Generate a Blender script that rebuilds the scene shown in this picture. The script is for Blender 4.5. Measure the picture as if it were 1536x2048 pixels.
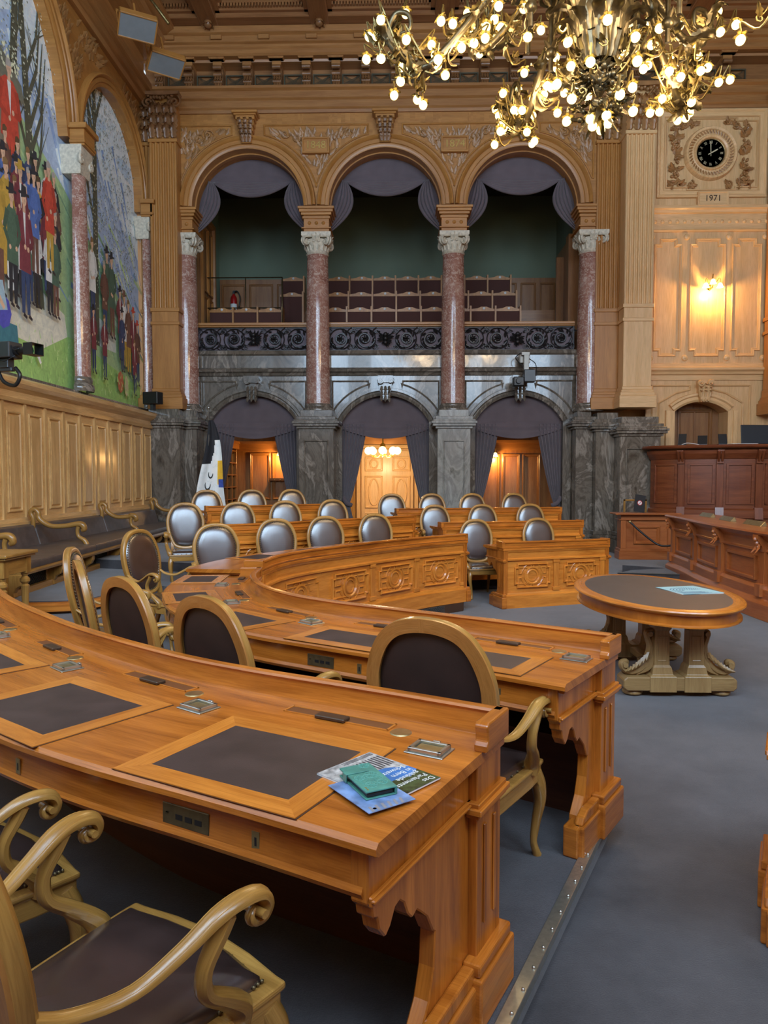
import bpy, math, random
from mathutils import Matrix, Vector
random.seed(7)
PI = math.pi
S = bpy.context.scene
COL = S.collection
for o in list(bpy.data.objects): bpy.data.objects.remove(o)

# ---------------------------------------------------------------- camera, light, exposure
cam = bpy.data.cameras.new('camera'); cam.sensor_fit = 'VERTICAL'; cam.sensor_height = 36; cam.sensor_width = 27
cam.lens = 1450/2048*36; cam.clip_start = .05; cam.clip_end = 200
camo = bpy.data.objects.new('camera', cam); COL.objects.link(camo)
camo.location = (0, 0, 1.8); camo.rotation_euler = (math.radians(90-2.75), 0, math.radians(1.3))
S.camera = camo
S.view_settings.view_transform = 'Standard'; S.view_settings.look = 'None'
S.view_settings.gamma = 1; S.view_settings.use_curve_mapping = False
S.view_settings.exposure = 0.5
W = bpy.data.worlds.new('world'); S.world = W; W.use_nodes = True
W.node_tree.nodes['Background'].inputs[0].default_value = (.62, .78, 1, 1)
W.node_tree.nodes['Background'].inputs[1].default_value = 1.0
def area(name, loc, rot, sx, sy, power, col):
    l = bpy.data.lights.new(name, 'AREA'); l.shape = 'RECTANGLE'; l.size = sx; l.size_y = sy; l.energy = power; l.color = col
    o = bpy.data.objects.new(name, l); COL.objects.link(o); o.location = loc; o.rotation_euler = rot; return o
def point(name, loc, power, col, r=.05, parent=None):
    l = bpy.data.lights.new(name, 'POINT'); l.energy = power; l.color = col; l.shadow_soft_size = r
    o = bpy.data.objects.new(name, l); COL.objects.link(o); o.location = loc; o.parent = parent; return o
WINX = [-3.9, -.4, 3.1, 6.6]
for x in WINX:     # daylight entering through the four tall windows behind the viewer
    area('window_daylight', (x, -1.45, 7.7), (math.radians(84), 0, 0), 2.3, 7.0, 560, (.58, .78, 1))

# ---------------------------------------------------------------- materials
def newmat(name):
    m = bpy.data.materials.new(name); m.use_nodes = True; nt = m.node_tree
    return m, nt, nt.nodes['Principled BSDF']
def nd(nt, t, **kw):
    n = nt.nodes.new(t)
    for k, v in kw.items():
        if k in n.inputs: n.inputs[k].default_value = v
        else: setattr(n, k, v)
    return n
def c4(c): return (c[0], c[1], c[2], 1)
def ramp(nt, stops):
    r = nt.nodes.new('ShaderNodeValToRGB'); e = r.color_ramp.elements
    e[0].position, e[0].color = stops[0][0], c4(stops[0][1]); e[1].position, e[1].color = stops[-1][0], c4(stops[-1][1])
    for p, c in stops[1:-1]:
        q = e.new(p); q.color = c4(c)
    return r
def plain(name, c, rough=.5, metal=0, noise=0, nscale=8, coat=0, bump=0, emit=0, spec=.5, sheen=0):
    m, nt, b = newmat(name); b.inputs['Base Color'].default_value = c4(c)
    b.inputs['Roughness'].default_value = rough; b.inputs['Metallic'].default_value = metal
    b.inputs['Coat Weight'].default_value = coat; b.inputs['Specular IOR Level'].default_value = spec
    b.inputs['Sheen Weight'].default_value = sheen
    tc = nt.nodes.new('ShaderNodeTexCoord'); n = nd(nt, 'ShaderNodeTexNoise', Scale=nscale, Detail=4.0)
    nt.links.new(tc.outputs['Object'], n.inputs['Vector'])
    k = noise if noise else .04
    r = ramp(nt, [(.3, tuple(x*(1-k) for x in c)), (.7, tuple(min(1, x*(1+k)) for x in c))])
    nt.links.new(n.outputs['Fac'], r.inputs['Fac']); nt.links.new(r.outputs['Color'], b.inputs['Base Color'])
    if emit:
        b.inputs['Emission Color'].default_value = c4(c); b.inputs['Emission Strength'].default_value = emit
    if bump:
        bp = nd(nt, 'ShaderNodeBump', Strength=bump, Distance=.01); nt.links.new(n.outputs['Fac'], bp.inputs['Height'])
        nt.links.new(bp.outputs['Normal'], b.inputs['Normal'])
    return m
def wood(name, c1, c2, rough=.35, coat=.25, su=1.1, sv=11., var=.12):
    """grain runs along U; UVs are in metres"""
    m, nt, b = newmat(name); L = nt.links
    tc = nt.nodes.new('ShaderNodeTexCoord'); oi = nt.nodes.new('ShaderNodeObjectInfo')
    mp = nd(nt, 'ShaderNodeMapping'); mp.inputs['Scale'].default_value = (su, sv, 1)
    ad = nd(nt, 'ShaderNodeVectorMath', operation='MULTIPLY_ADD')
    cb = nt.nodes.new('ShaderNodeCombineXYZ')
    L.new(oi.outputs['Random'], cb.inputs[0]); L.new(oi.outputs['Random'], cb.inputs[1])
    ad.inputs[1].default_value = (7, 3, 0); L.new(cb.outputs[0], ad.inputs[0]); L.new(tc.outputs['UV'], ad.inputs[2])
    L.new(ad.outputs[0], mp.inputs['Vector'])
    n1 = nd(nt, 'ShaderNodeTexNoise', Scale=1.0, Detail=6.0, Roughness=.6, Distortion=.6); L.new(mp.outputs[0], n1.inputs['Vector'])
    mp2 = nd(nt, 'ShaderNodeMapping'); mp2.inputs['Scale'].default_value = (su*6, sv*14, 1); L.new(ad.outputs[0], mp2.inputs['Vector'])
    n2 = nd(nt, 'ShaderNodeTexNoise', Scale=1.0, Detail=3.0); L.new(mp2.outputs[0], n2.inputs['Vector'])
    mid = tuple((a+d)/2 for a, d in zip(c1, c2))
    r = ramp(nt, [(.32, c2), (.5, mid), (.68, c1)]); L.new(n1.outputs['Fac'], r.inputs['Fac'])
    r2 = ramp(nt, [(.36, (.72, .66, .6)), (.56, (1, 1, 1))]); L.new(n2.outputs['Fac'], r2.inputs['Fac'])
    mx = nd(nt, 'ShaderNodeMix', data_type='RGBA', blend_type='MULTIPLY'); mx.inputs[0].default_value = .55
    L.new(r.outputs[0], mx.inputs[6]); L.new(r2.outputs[0], mx.inputs[7])
    hv = nd(nt, 'ShaderNodeHueSaturation'); L.new(mx.outputs[2], hv.inputs['Color'])
    ma = nd(nt, 'ShaderNodeMath', operation='MULTIPLY_ADD'); ma.inputs[1].default_value = var; ma.inputs[2].default_value = 1-var/2
    L.new(oi.outputs['Random'], ma.inputs[0]); L.new(ma.outputs[0], hv.inputs['Value'])
    L.new(hv.outputs[0], b.inputs['Base Color'])
    b.inputs['Roughness'].default_value = rough; b.inputs['Coat Weight'].default_value = coat; b.inputs['Coat Roughness'].default_value = .18
    bp = nd(nt, 'ShaderNodeBump', Strength=.12, Distance=.004); L.new(n2.outputs['Fac'], bp.inputs['Height']); L.new(bp.outputs['Normal'], b.inputs['Normal'])
    return m
def marble(name, stops, scale=1.3, dist=2.5, rough=.18, stretch=(1, 1, .45), speck=None, coat=0.3):
    m, nt, b = newmat(name); L = nt.links
    tc = nt.nodes.new('ShaderNodeTexCoord'); mp = nd(nt, 'ShaderNodeMapping'); mp.inputs['Scale'].default_value = stretch
    mp.inputs['Rotation'].default_value = (.3, .5, .2)
    L.new(tc.outputs['Object'], mp.inputs['Vector'])
    w = nd(nt, 'ShaderNodeTexNoise', Scale=scale, Detail=9.0, Roughness=.62, Distortion=dist); L.new(mp.outputs[0], w.inputs['Vector'])
    r = ramp(nt, stops); L.new(w.outputs['Fac'], r.inputs['Fac']); out = r.outputs[0]
    if speck:
        n = nd(nt, 'ShaderNodeTexNoise', Scale=14.0, Detail=5.0, Roughness=.75, Distortion=1.2); L.new(tc.outputs['Object'], n.inputs['Vector'])
        r3 = ramp(nt, [(.50, (0, 0, 0)), (.58, (1, 1, 1))]); L.new(n.outputs['Fac'], r3.inputs['Fac'])
        mx = nd(nt, 'ShaderNodeMix', data_type='RGBA'); L.new(r3.outputs[0], mx.inputs[0]); L.new(out, mx.inputs[6]); mx.inputs[7].default_value = c4(speck)
        out = mx.outputs[2]
    L.new(out, b.inputs['Base Color']); b.inputs['Roughness'].default_value = rough; b.inputs['Coat Weight'].default_value = coat
    return m
def carpet(name, c1, c2):
    m, nt, b = newmat(name); L = nt.links; tc = nt.nodes.new('ShaderNodeTexCoord')
    n = nd(nt, 'ShaderNodeTexNoise', Scale=1.6, Detail=8.0, Roughness=.72); L.new(tc.outputs['Object'], n.inputs['Vector'])
    f = nd(nt, 'ShaderNodeTexNoise', Scale=170.0, Detail=3.0, Roughness=.8); L.new(tc.outputs['Object'], f.inputs['Vector'])
    r = ramp(nt, [(.35, c1), (.65, c2)]); L.new(n.outputs['Fac'], r.inputs['Fac'])
    r2 = ramp(nt, [(.3, (.55, .55, .55)), (.7, (1, 1, 1))]); L.new(f.outputs['Fac'], r2.inputs['Fac'])
    mx = nd(nt, 'ShaderNodeMix', data_type='RGBA', blend_type='MULTIPLY'); mx.inputs[0].default_value = .9
    L.new(r.outputs[0], mx.inputs[6]); L.new(r2.outputs[0], mx.inputs[7]); L.new(mx.outputs[2], b.inputs['Base Color'])
    bp = nd(nt, 'ShaderNodeBump', Strength=.6, Distance=.004); L.new(f.outputs['Fac'], bp.inputs['Height']); L.new(bp.outputs['Normal'], b.inputs['Normal'])
    b.inputs['Roughness'].default_value = .95; b.inputs['Sheen Weight'].default_value = .3; b.inputs['Sheen Roughness'].default_value = .5
    return m
def leather(name, c, rough=.3):
    m, nt, b = newmat(name); L = nt.links; tc = nt.nodes.new('ShaderNodeTexCoord')
    n = nd(nt, 'ShaderNodeTexNoise', Scale=7.0, Detail=4.0); L.new(tc.outputs['Object'], n.inputs['Vector'])
    r = ramp(nt, [(.35, tuple(x*.75 for x in c)), (.7, tuple(x*1.2 for x in c))]); L.new(n.outputs['Fac'], r.inputs['Fac']); L.new(r.outputs[0], b.inputs['Base Color'])
    v = nd(nt, 'ShaderNodeTexVoronoi', Scale=260.0); L.new(tc.outputs['Object'], v.inputs['Vector'])
    bp = nd(nt, 'ShaderNodeBump', Strength=.08, Distance=.002); L.new(v.outputs['Distance'], bp.inputs['Height']); L.new(bp.outputs['Normal'], b.inputs['Normal'])
    b.inputs['Roughness'].default_value = rough; b.inputs['Specular IOR Level'].default_value = .7; b.inputs['Coat Weight'].default_value = .75 if rough < .3 else 0; b.inputs['Coat Roughness'].default_value = .27; b.inputs['Coat IOR'].default_value = 1.9
    return m
def vcol(name, rough=.7):
    m, nt, b = newmat(name); L = nt.links; a = nt.nodes.new('ShaderNodeAttribute'); a.attribute_name = 'Col'
    tc = nt.nodes.new('ShaderNodeTexCoord'); n = nd(nt, 'ShaderNodeTexNoise', Scale=5.0, Detail=6.0, Distortion=1.5, Roughness=.7); L.new(tc.outputs['Object'], n.inputs['Vector'])
    r = ramp(nt, [(.3, (1.25, 1.27, 1.32)), (.65, (1.9, 1.87, 1.82))]); L.new(n.outputs['Fac'], r.inputs['Fac'])
    mx = nd(nt, 'ShaderNodeMix', data_type='RGBA', blend_type='MULTIPLY'); mx.inputs[0].default_value = .8
    L.new(a.outputs['Color'], mx.inputs[6]); L.new(r.outputs[0], mx.inputs[7]); L.new(mx.outputs[2], b.inputs['Base Color'])
    b.inputs['Roughness'].default_value = rough; return m
OAKW = wood('oak_wall', (.51, .235, .058), (.36, .15, .032), .42, .12, .6, 7)
OAKP = wood('oak_pale_daylit', (.82, .54, .27), (.68, .42, .18), .42, .12, .6, 7)  # clock wall oak with daylight put into its colour; also the pale lobby door
OAKU = wood('oak_cornice', (.42, .195, .06), (.29, .12, .033), .42, .12, .6, 7)
OAKC = wood('oak_ceiling', (.33, .145, .048), (.22, .085, .026), .42, .12, .6, 7)
MAROON = plain('maroon_cloth', (.075, .026, .02), .85)
SHADEOAK = wood('oak_painted_shade', (.10, .035, .012), (.06, .018, .007), .5, .05)  # oak darkened: the shade under the desks is painted into its colour
OAKD = wood('oak_dark', (.33, .15, .05), (.22, .09, .028), .42, .12, .8, 9)
CARV = plain('carved_walnut', (.22, .10, .036), .42, 0, .3, 6, .15)
OAKCARV = plain('carved_oak', (.34, .165, .055), .45, 0, .25, 6, .1)
DESK = wood('desk_oak', (.62, .195, .024), (.30, .08, .008), .26, .35, 1.3, 12, .06)
DESK2 = wood('desk_oak_light', (.72, .26, .038), (.46, .14, .016), .26, .35, 1.3, 12, .06)
CHAIRW = wood('chair_ash', (.47, .25, .06), (.28, .135, .028), .3, .3, 2, 20)
CHAIRB = wood('chair_back_oak', (.50, .23, .06), (.38, .15, .03), .32, .2, 2, 18)
MAHO = wood('mahogany', (.26, .075, .026), (.15, .035, .012), .3, .3, .9, 9)
CHERRY = wood('cherry_desk', (.46, .15, .042), (.32, .085, .02), .3, .25, .9, 9)
WAIN = wood('wainscot_oak', (.80, .52, .22), (.58, .33, .115), .35, .25, 1., 8, .1)
LEA = leather('brown_leather', (.045, .026, .022), .27)
LEAB = leather('chair_back_leather', (.028, .013, .009), .6)
BLOT = leather('blotter_leather', (.05, .030, .026), .5)
BENCHL = leather('bench_leather', (.09, .068, .06), .38)
GREYM = marble('grey_marble', [(.3, (.055, .045, .034)), (.44, (.17, .145, .115)), (.52, (.095, .08, .063)), (.6, (.29, .25, .205)), (.64, (.15, .125, .10)), (.75, (.21, .185, .15))], 1.3, 2.8)
GREYL = marble('pale_grey_marble', [(.3, (.12, .115, .10)), (.45, (.36, .35, .31)), (.55, (.24, .23, .21)), (.7, (.42, .41, .37))], 1.6, 2.2)
PINKM = marble('pink_marble', [(.3, (.22, .09, .065)), (.5, (.33, .16, .12)), (.7, (.42, .25, .20))], 2.2, 1.2, .09, (1, 1, 1), (.52, .38, .31), .1)
CREAM = plain('cream_stone', (.60, .54, .42), .5, 0, .2, 20)
GOLD = plain('gilded_metal', (.75, .52, .16), .3, .9, .1)
BRASS = plain('brass', (.42, .33, .16), .33, .85, .15, 30)
BRASSD = plain('aged_brass', (.16, .12, .06), .4, .7, .2, 30)
STEEL = plain('satin_nickel', (.55, .55, .50), .28, .9, .05)
IRON = plain('wrought_iron', (.028, .026, .027), .38, .4, .2)
BRONZE = plain('dark_bronze', (.13, .105, .06), .34, .8, .35, 14)
LEAFM = plain('gilt_bronze', (.24, .18, .07), .42, .8, .35, 14)
PANELW = wood('lobby_panelling', (.36, .16, .045), (.22, .085, .022), .35, .2, .9, 9)
BLACK = plain('black_plastic', (.012, .012, .013), .4)
DARKG = plain('dark_grey_metal', (.06, .065, .07), .4, .5)
PURP = plain('aubergine_velvet', (.118, .09, .10), .85, 0, .12, 3, sheen=.35)
PURPB = plain('purple_backing', (.17, .14, .165), .8)
GREENW = plain('green_plaster', (.155, .20, .14), .85, 0, .06, 1)
GREENL = plain('pale_green_plaster', (.22, .33, .25), .8, 0, .06, 1)
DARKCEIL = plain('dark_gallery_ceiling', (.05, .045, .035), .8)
WHITE = plain('white_card', (.75, .76, .74), .6)
CARPET = carpet('carpet', (.036, .033, .038), (.088, .081, .088))
GLASSB = plain('lit_bulb', (1, .74, .24), .3, emit=3.4)
GLASSW = plain('lit_shade', (1, .76, .30), .3, emit=4)
LINE = plain('dark_joint', (.05, .02, .008), .7)

# ---------------------------------------------------------------- mesh helpers
class MB:
    def __init__(s, T=None): s.v = []; s.f = []; s.uv = []; s.T = T; s.c = []
    def add(s, vs, fs, g=2, uv=None, col=None):
        n = len(s.v); T = s.T; q = random.random()*9
        s.v += [tuple(T @ Vector(p)) for p in vs] if T else [tuple(p) for p in vs]
        for i, f in enumerate(fs):
            s.f.append([n+k for k in f])
            if uv: s.uv.append([(uv[k][0]+q, uv[k][1]+q) for k in f])
            else:
                P = [vs[k] for k in f]; a = P[0]; b = P[1]; c = P[2]
                ux, uy, uz = b[0]-a[0], b[1]-a[1], b[2]-a[2]; wx, wy, wz = c[0]-a[0], c[1]-a[1], c[2]-a[2]
                nn = [abs(uy*wz-uz*wy), abs(uz*wx-ux*wz), abs(ux*wy-uy*wx)]
                o = [k for k in (0, 1, 2) if k != g]
                if nn[g] >= max(nn): k1, k2 = o
                else: k1 = g; k2 = o[0] if nn[o[0]] < nn[o[1]] else o[1]
                s.uv.append([(p[k1]+q, p[k2]+q) for p in P])
            if col is not None: s.c.append((col, len(f)))
        return s
    def box(s, x0, x1, y0, y1, z0, z1, g=None):
        if g is None:
            d = [abs(x1-x0), abs(y1-y0), abs(z1-z0)]; g = d.index(max(d))
        v = [(x, y, z) for x in (x0, x1) for y in (y0, y1) for z in (z0, z1)]
        return s.add(v, [(0, 1, 3, 2), (4, 6, 7, 5), (0, 4, 5, 1), (2, 3, 7, 6), (0, 2, 6, 4), (1, 5, 7, 3)], g)
    def prism(s, pts, pl, d0, d1, g=2):
        f = {'xz': lambda a, b, d: (a, d, b), 'xy': lambda a, b, d: (a, b, d), 'yz': lambda a, b, d: (d, a, b)}[pl]
        n = len(pts); v = [f(a, b, d0) for a, b in pts]+[f(a, b, d1) for a, b in pts]
        return s.add(v, [tuple(range(n)), tuple(range(2*n-1, n-1, -1))]+[(i, n+i, n+(i+1) % n, (i+1) % n) for i in range(n)], g)
    def lathe(s, prof, seg=16, c=(0, 0, 0), rot=0, sx=1, sy=1, a0=0, a1=2*PI):
        full = abs(a1-a0-2*PI) < 1e-6; m = seg if full else seg+1; v = []; uv = []
        for r, z in prof:
            for k in range(m):
                a = a0+(a1-a0)*k/seg+rot; v.append((c[0]+r*math.cos(a)*sx, c[1]+r*math.sin(a)*sy, c[2]+z)); uv.append((z, k/seg*2*PI*.3))
        fs = []
        for i in range(len(prof)-1):
            for k in range(seg):
                k2 = (k+1) % m; fs.append((i*m+k, i*m+k2, (i+1)*m+k2, (i+1)*m+k))
        s.add(v, fs, uv=uv)
        if full:
            for i in (0, len(prof)-1):
                if prof[i][0] > 1e-4: s.add([v[i*m+k] for k in range(m)], [tuple(range(m)) if i else tuple(range(m-1, -1, -1))], 0)
        return s
    def sq(s, prof, c=(0, 0, 0), sx=1, sy=1):          # square-plan lathe; r = half width
        return s.lathe([(r*math.sqrt(2), z) for r, z in prof], 4, c, PI/4, sx, sy)
    def tube(s, pts, rad, seg=8, sub=1, closed=False, flat=1., up=None, sqr=False, sec=None):
        if sec: seg = len(sec)
        P = [Vector(p) for p in pts]; R = list(rad) if isinstance(rad, (list, tuple)) else [rad]*len(P)
        if sub > 1: P, R = catm(P, R, sub, closed)
        n = len(P); v = []; uv = []; L = 0; prev = Vector(up) if up else None
        for i in range(n):
            a = P[i-1] if (i or closed) else P[i]; b = P[(i+1) % n] if (i < n-1 or closed) else P[i]
            t = (b-a).normalized() if (b-a).length > 1e-9 else Vector((0, 0, 1))
            if prev is None: prev = Vector((0, 0, 1)) if abs(t.z) < .9 else Vector((1, 0, 0))
            u = prev if up else prev
            nx = t.cross(u)
            if nx.length < 1e-6: nx = t.orthogonal()
            nx.normalize(); nu = nx.cross(t).normalized()
            if not up: prev = nu
            if i: L += (P[i]-P[i-1]).length
            for k in range(seg):
                an = 2*PI*(k+.5)/seg; ca, sa = math.cos(an), math.sin(an)
                if sec: ca, sa = sec[k]
                if sqr: e = max(abs(ca), abs(sa)); ca, sa = ca/e*.9, sa/e*.9
                p = P[i]+nx*(R[i]*ca)+nu*(R[i]*sa*flat); v.append(p[:]); uv.append((L, k/seg*6.28*R[i]))
        fs = []
        for i in range(n if closed else n-1):
            j = (i+1) % n
            for k in range(seg):
                k2 = (k+1) % seg; fs.append((i*seg+k, i*seg+k2, j*seg+k2, j*seg+k))
        if not closed: fs += [tuple(range(seg-1, -1, -1)), tuple((n-1)*seg+k for k in range(seg))]
        return s.add(v, fs, uv=uv)
    def sweep(s, prof, path, z=0, closed=False, caps=True):
        """prof: (offset to the left normal of path, z); path in plan"""
        n = len(path); m = len(prof); nr = normals(path, closed); v = []; uv = []; L = 0
        for i, (x, y) in enumerate(path):
            if i: L += math.hypot(x-path[i-1][0], y-path[i-1][1])
            for k, (a, b) in enumerate(prof):
                v.append((x+nr[i][0]*a, y+nr[i][1]*a, z+b)); uv.append((L, a+b))
        fs = [(i*m+k, ((i+1) % n)*m+k, ((i+1) % n)*m+(k+1) % m, i*m+(k+1) % m) for i in range(n if closed else n-1) for k in range(m)]
        if caps and not closed: fs += [tuple(range(m)), tuple((n-1)*m+m-1-k for k in range(m))]
        return s.add(v, fs, uv=uv)
    def frame(s, pts, prof, y=0, closed=True):
        """moulding round a polygon in XZ; prof: (offset inward, y)"""
        return s.ring([(p[0], p[1]) for p in pts], prof, y, closed)
    def ring(s, pts, prof, y, closed=True):
        n = len(pts); m = len(prof); nr = normals(pts, closed); v = []; uv = []; L = 0
        for i, (x, z) in enumerate(pts):
            if i: L += math.hypot(x-pts[i-1][0], z-pts[i-1][1])
            for (a, b) in prof: v.append((x+nr[i][0]*a, y+b, z+nr[i][1]*a)); uv.append((L, a+b))
        fs = [(i*m+k, i*m+(k+1) % m, ((i+1) % n)*m+(k+1) % m, ((i+1) % n)*m+k) for i in range(n if closed else n-1) for k in range(m)]
        return s.add(v, fs, uv=uv)
    def arc(s, prof, cx, cz, a0, a1, n=24, y=0, sx=1, sz=1):
        """prof: (r, y) closed section swept round an arc in XZ"""
        m = len(prof); v = []; uv = []
        for i in range(n+1):
            a = a0+(a1-a0)*i/n
            for r, b in prof: v.append((cx+r*math.cos(a)*sx, y+b, cz+r*math.sin(a)*sz)); uv.append((a*r, r+b))
        fs = [(i*m+k, i*m+(k+1) % m, (i+1)*m+(k+1) % m, (i+1)*m+k) for i in range(n) for k in range(m)]
        fs += [tuple(range(m)), tuple(n*m+m-1-k for k in range(m))]
        return s.add(v, fs, uv=uv)
    def ball(s, c, r, seg=8, sz=1, sx=1, sy=1):
        return s.lathe([(r*math.sin(PI*i/(seg//2+1))+1e-5, -r*sz*math.cos(PI*i/(seg//2+1))) for i in range(seg//2+2)], seg, c, 0, sx, sy)
    def grid(s, fn, nu, nv):
        v = []; uv = []
        for i in range(nu+1):
            for j in range(nv+1):
                p = fn(i/nu, j/nv); v.append(tuple(p)); uv.append((i/nu, j/nv))
        return s.add(v, [(i*(nv+1)+j, (i+1)*(nv+1)+j, (i+1)*(nv+1)+j+1, i*(nv+1)+j+1) for i in range(nu) for j in range(nv)], uv=uv)
    def leaf(s, p, d, n, L, w, curl=.4, lobes=3):
        """a lobed curling leaf from p along d, lying on normal n"""
        p = Vector(p); d = Vector(d).normalized(); n = Vector(n).normalized(); x = d.cross(n).normalized()
        v = []; N = lobes*2
        for i in range(N+1):
            t = i/N; ww = w*math.sin(PI*min(1, .12+t*.88))*(1 if i % 2 else .62) if i < N else w*.08
            q = p+d*(L*t)+n*(curl*L*(t*t)+.03*L); v += [(q-x*ww-n*ww*.35)[:], (q+n*.06*L)[:], (q+x*ww-n*ww*.35)[:]]
        fs = []
        for i in range(N):
            a = i*3; fs += [(a, a+1, a+4, a+3), (a+1, a+2, a+5, a+4)]
        return s.add(v, fs, uv=[(0, 0)]*len(v))
    def acan(s, p, d, n, L, w, turn=150, st=.5):
        """acanthus leaf that rises along d and curls over towards n"""
        p = Vector(p); d = Vector(d).normalized(); n = Vector(n); n = (n-d*n.dot(d)).normalized(); x = d.cross(n); v = []; N = 9; q = p
        for i in range(N+1):
            t = i/N; f = math.radians(turn)*max(0, (t-st)/(1-st)); dr = d*math.cos(f)+n*math.sin(f); nn = n*math.cos(f)-d*math.sin(f)
            if i: q = q+dr*(L/N)
            ww = w*math.sin(PI*(.22+.72*t))**.7*(1 if i % 2 else .72); v += [(q-x*ww-nn*ww*.25)[:], (q-x*ww*.45+nn*ww*.22)[:], (q+nn*ww*.05)[:], (q+x*ww*.45+nn*ww*.22)[:], (q+x*ww-nn*ww*.25)[:]]
        return s.add(v, [(i*5+k, i*5+k+1, i*5+k+6, i*5+k+5) for i in range(N) for k in range(4)], uv=[(0, 0)]*len(v))
    def build(s, name, m=None, parent=None, smooth=False, bevel=0, kind=None, label=None, segs=1, solid=0, auto=None):
        me = bpy.data.meshes.new(name); me.from_pydata(s.v, [], s.f); me.update()
        if s.uv:
            ul = me.uv_layers.new(name='UVMap'); fl = []
            for f in s.uv:
                for a in f: fl += [a[0], a[1]]
            ul.data.foreach_set('uv', fl)
        if s.c:
            ca = me.color_attributes.new('Col', 'FLOAT_COLOR', 'CORNER'); fl = []
            for c, k in s.c: fl += [c[0], c[1], c[2], 1]*k
            ca.data.foreach_set('color', fl)
        if smooth: me.polygons.foreach_set('use_smooth', [True]*len(me.polygons))
        if m: me.materials.append(m)
        o = bpy.data.objects.new(name, me); COL.objects.link(o)
        if smooth and auto: me.set_sharp_from_angle(angle=math.radians(auto))
        if solid:
            q = o.modifiers.new('solid', 'SOLIDIFY'); q.thickness = solid
        if bevel:
            b = o.modifiers.new('bevel', 'BEVEL'); b.width = bevel; b.segments = segs; b.limit_method = 'ANGLE'; b.angle_limit = math.radians(40)
        if parent is not None: o.parent = parent
        if kind: o['kind'] = kind
        if label: o['label'] = label
        return o
ARM = [(-1, -.45), (-1.02, .2), (-.8, .5), (-.62, .42), (-.38, .8), (0, .92), (.38, .8), (.62, .42), (.8, .5), (1.02, .2), (1, -.45), (.6, -.75), (-.6, -.75)]
def catm(P, R, sub, closed=False):
    n = len(P); Q = []; RR = []
    rng = range(n) if closed else range(n-1)
    for i in rng:
        p0 = P[(i-1) % n] if (closed or i) else P[0]*2-P[1]; p1 = P[i]; p2 = P[(i+1) % n]
        p3 = P[(i+2) % n] if (closed or i < n-2) else P[n-1]*2-P[n-2]
        for k in range(sub):
            t = k/sub
            Q.append(.5*((2*p1)+(p2-p0)*t+(2*p0-5*p1+4*p2-p3)*t*t+(3*p1-p0-3*p2+p3)*t**3)); RR.append(R[i]*(1-t)+R[(i+1) % n]*t)
    if not closed: Q.append(P[-1]); RR.append(R[-1])
    return Q, RR
def spline2(pts, sub, closed=False):
    Q, _ = catm([Vector((a, b, 0)) for a, b in pts], [0]*len(pts), sub, closed); return [(q.x, q.y) for q in Q]
def normals(path, closed=False):
    n = len(path); out = []
    for i in range(n):
        ns = []
        for a, b in (((i-1), i), (i, i+1)):
            if not closed and (a < 0 or b >= n): continue
            p = path[a % n]; q = path[b % n]; d = (q[0]-p[0], q[1]-p[1]); l = math.hypot(*d) or 1e-9; ns.append((-d[1]/l, d[0]/l))
        if len(ns) == 1: out.append(ns[0]); continue
        sx = ns[0][0]+ns[1][0]; sy = ns[0][1]+ns[1][1]; l2 = (sx*sx+sy*sy) or 1e-9; out.append((2*sx/l2, 2*sy/l2))
    return out
def offset(path, d):
    nr = normals(path); return [(p[0]+k[0]*d, p[1]+k[1]*d) for p, k in zip(path, nr)]
def plen(path): return sum(math.dist(path[i], path[i+1]) for i in range(len(path)-1))
def at(path, s):
    L = 0
    for i in range(len(path)-1):
        d = math.dist(path[i], path[i+1])
        if L+d >= s or i == len(path)-2:
            t = (s-L)/d; p, q = path[i], path[i+1]; ux, uy = (q[0]-p[0])/d, (q[1]-p[1])/d
            return (p[0]+(q[0]-p[0])*t, p[1]+(q[1]-p[1])*t), (ux, uy), (-uy, ux)
        L += d
def seg_of(path, s0, s1, n=None):
    n = n or max(1, int((s1-s0)/.09)); return [at(path, s0+(s1-s0)*i/n)[0] for i in range(n+1)]
def thing(name, label, cat, loc=(0, 0, 0), rz=0, group=None):
    o = bpy.data.objects.new(name, None); COL.objects.link(o); o.location = loc; o.rotation_euler = (0, 0, rz)
    o.empty_display_size = .1; o['label'] = label; o['category'] = cat
    if group: o['group'] = group
    return o
def tag(o, label, cat, group=None, kind=None):
    o['label'] = label; o['category'] = cat
    if group: o['group'] = group
    if kind: o['kind'] = kind
    return o
def dup(root, loc, rz, label, group=None, sc=None):
    r = root.copy(); COL.objects.link(r); r.location = loc; r.rotation_euler = (0, 0, rz); r['label'] = label
    if sc: r.scale = sc
    if group: r['group'] = group
    for ch in list(root.children):
        c = ch.copy(); COL.objects.link(c); c.parent = r
        for gch in list(ch.children):
            d = gch.copy(); COL.objects.link(d); d.parent = c
    return r
def share(o, name, parent, loc=(0, 0, 0), rot=(0, 0, 0), sc=(1, 1, 1)):
    c = o.copy(); c.name = name; COL.objects.link(c); c.parent = parent; c.location = loc; c.rotation_euler = rot; c.scale = sc; return c
def struct(o): o['kind'] = 'structure'; return o
def text(s, size, ext, m, loc, rot, name, parent=None, sc=(1, 1, 1), align='CENTER'):
    c = bpy.data.curves.new('t', 'FONT'); c.body = s; c.size = size; c.extrude = ext; c.align_x = align; c.align_y = 'CENTER'; c.resolution_u = 3
    o = bpy.data.objects.new('t', c); COL.objects.link(o); bpy.context.view_layer.update()
    me = bpy.data.meshes.new_from_object(o.evaluated_get(bpy.context.evaluated_depsgraph_get())); bpy.data.objects.remove(o)
    me.materials.clear(); me.materials.append(m); me.name = name
    q = bpy.data.objects.new(name, me); COL.objects.link(q); q.location = loc; q.rotation_euler = rot; q.scale = sc; q.parent = parent; return q
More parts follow.
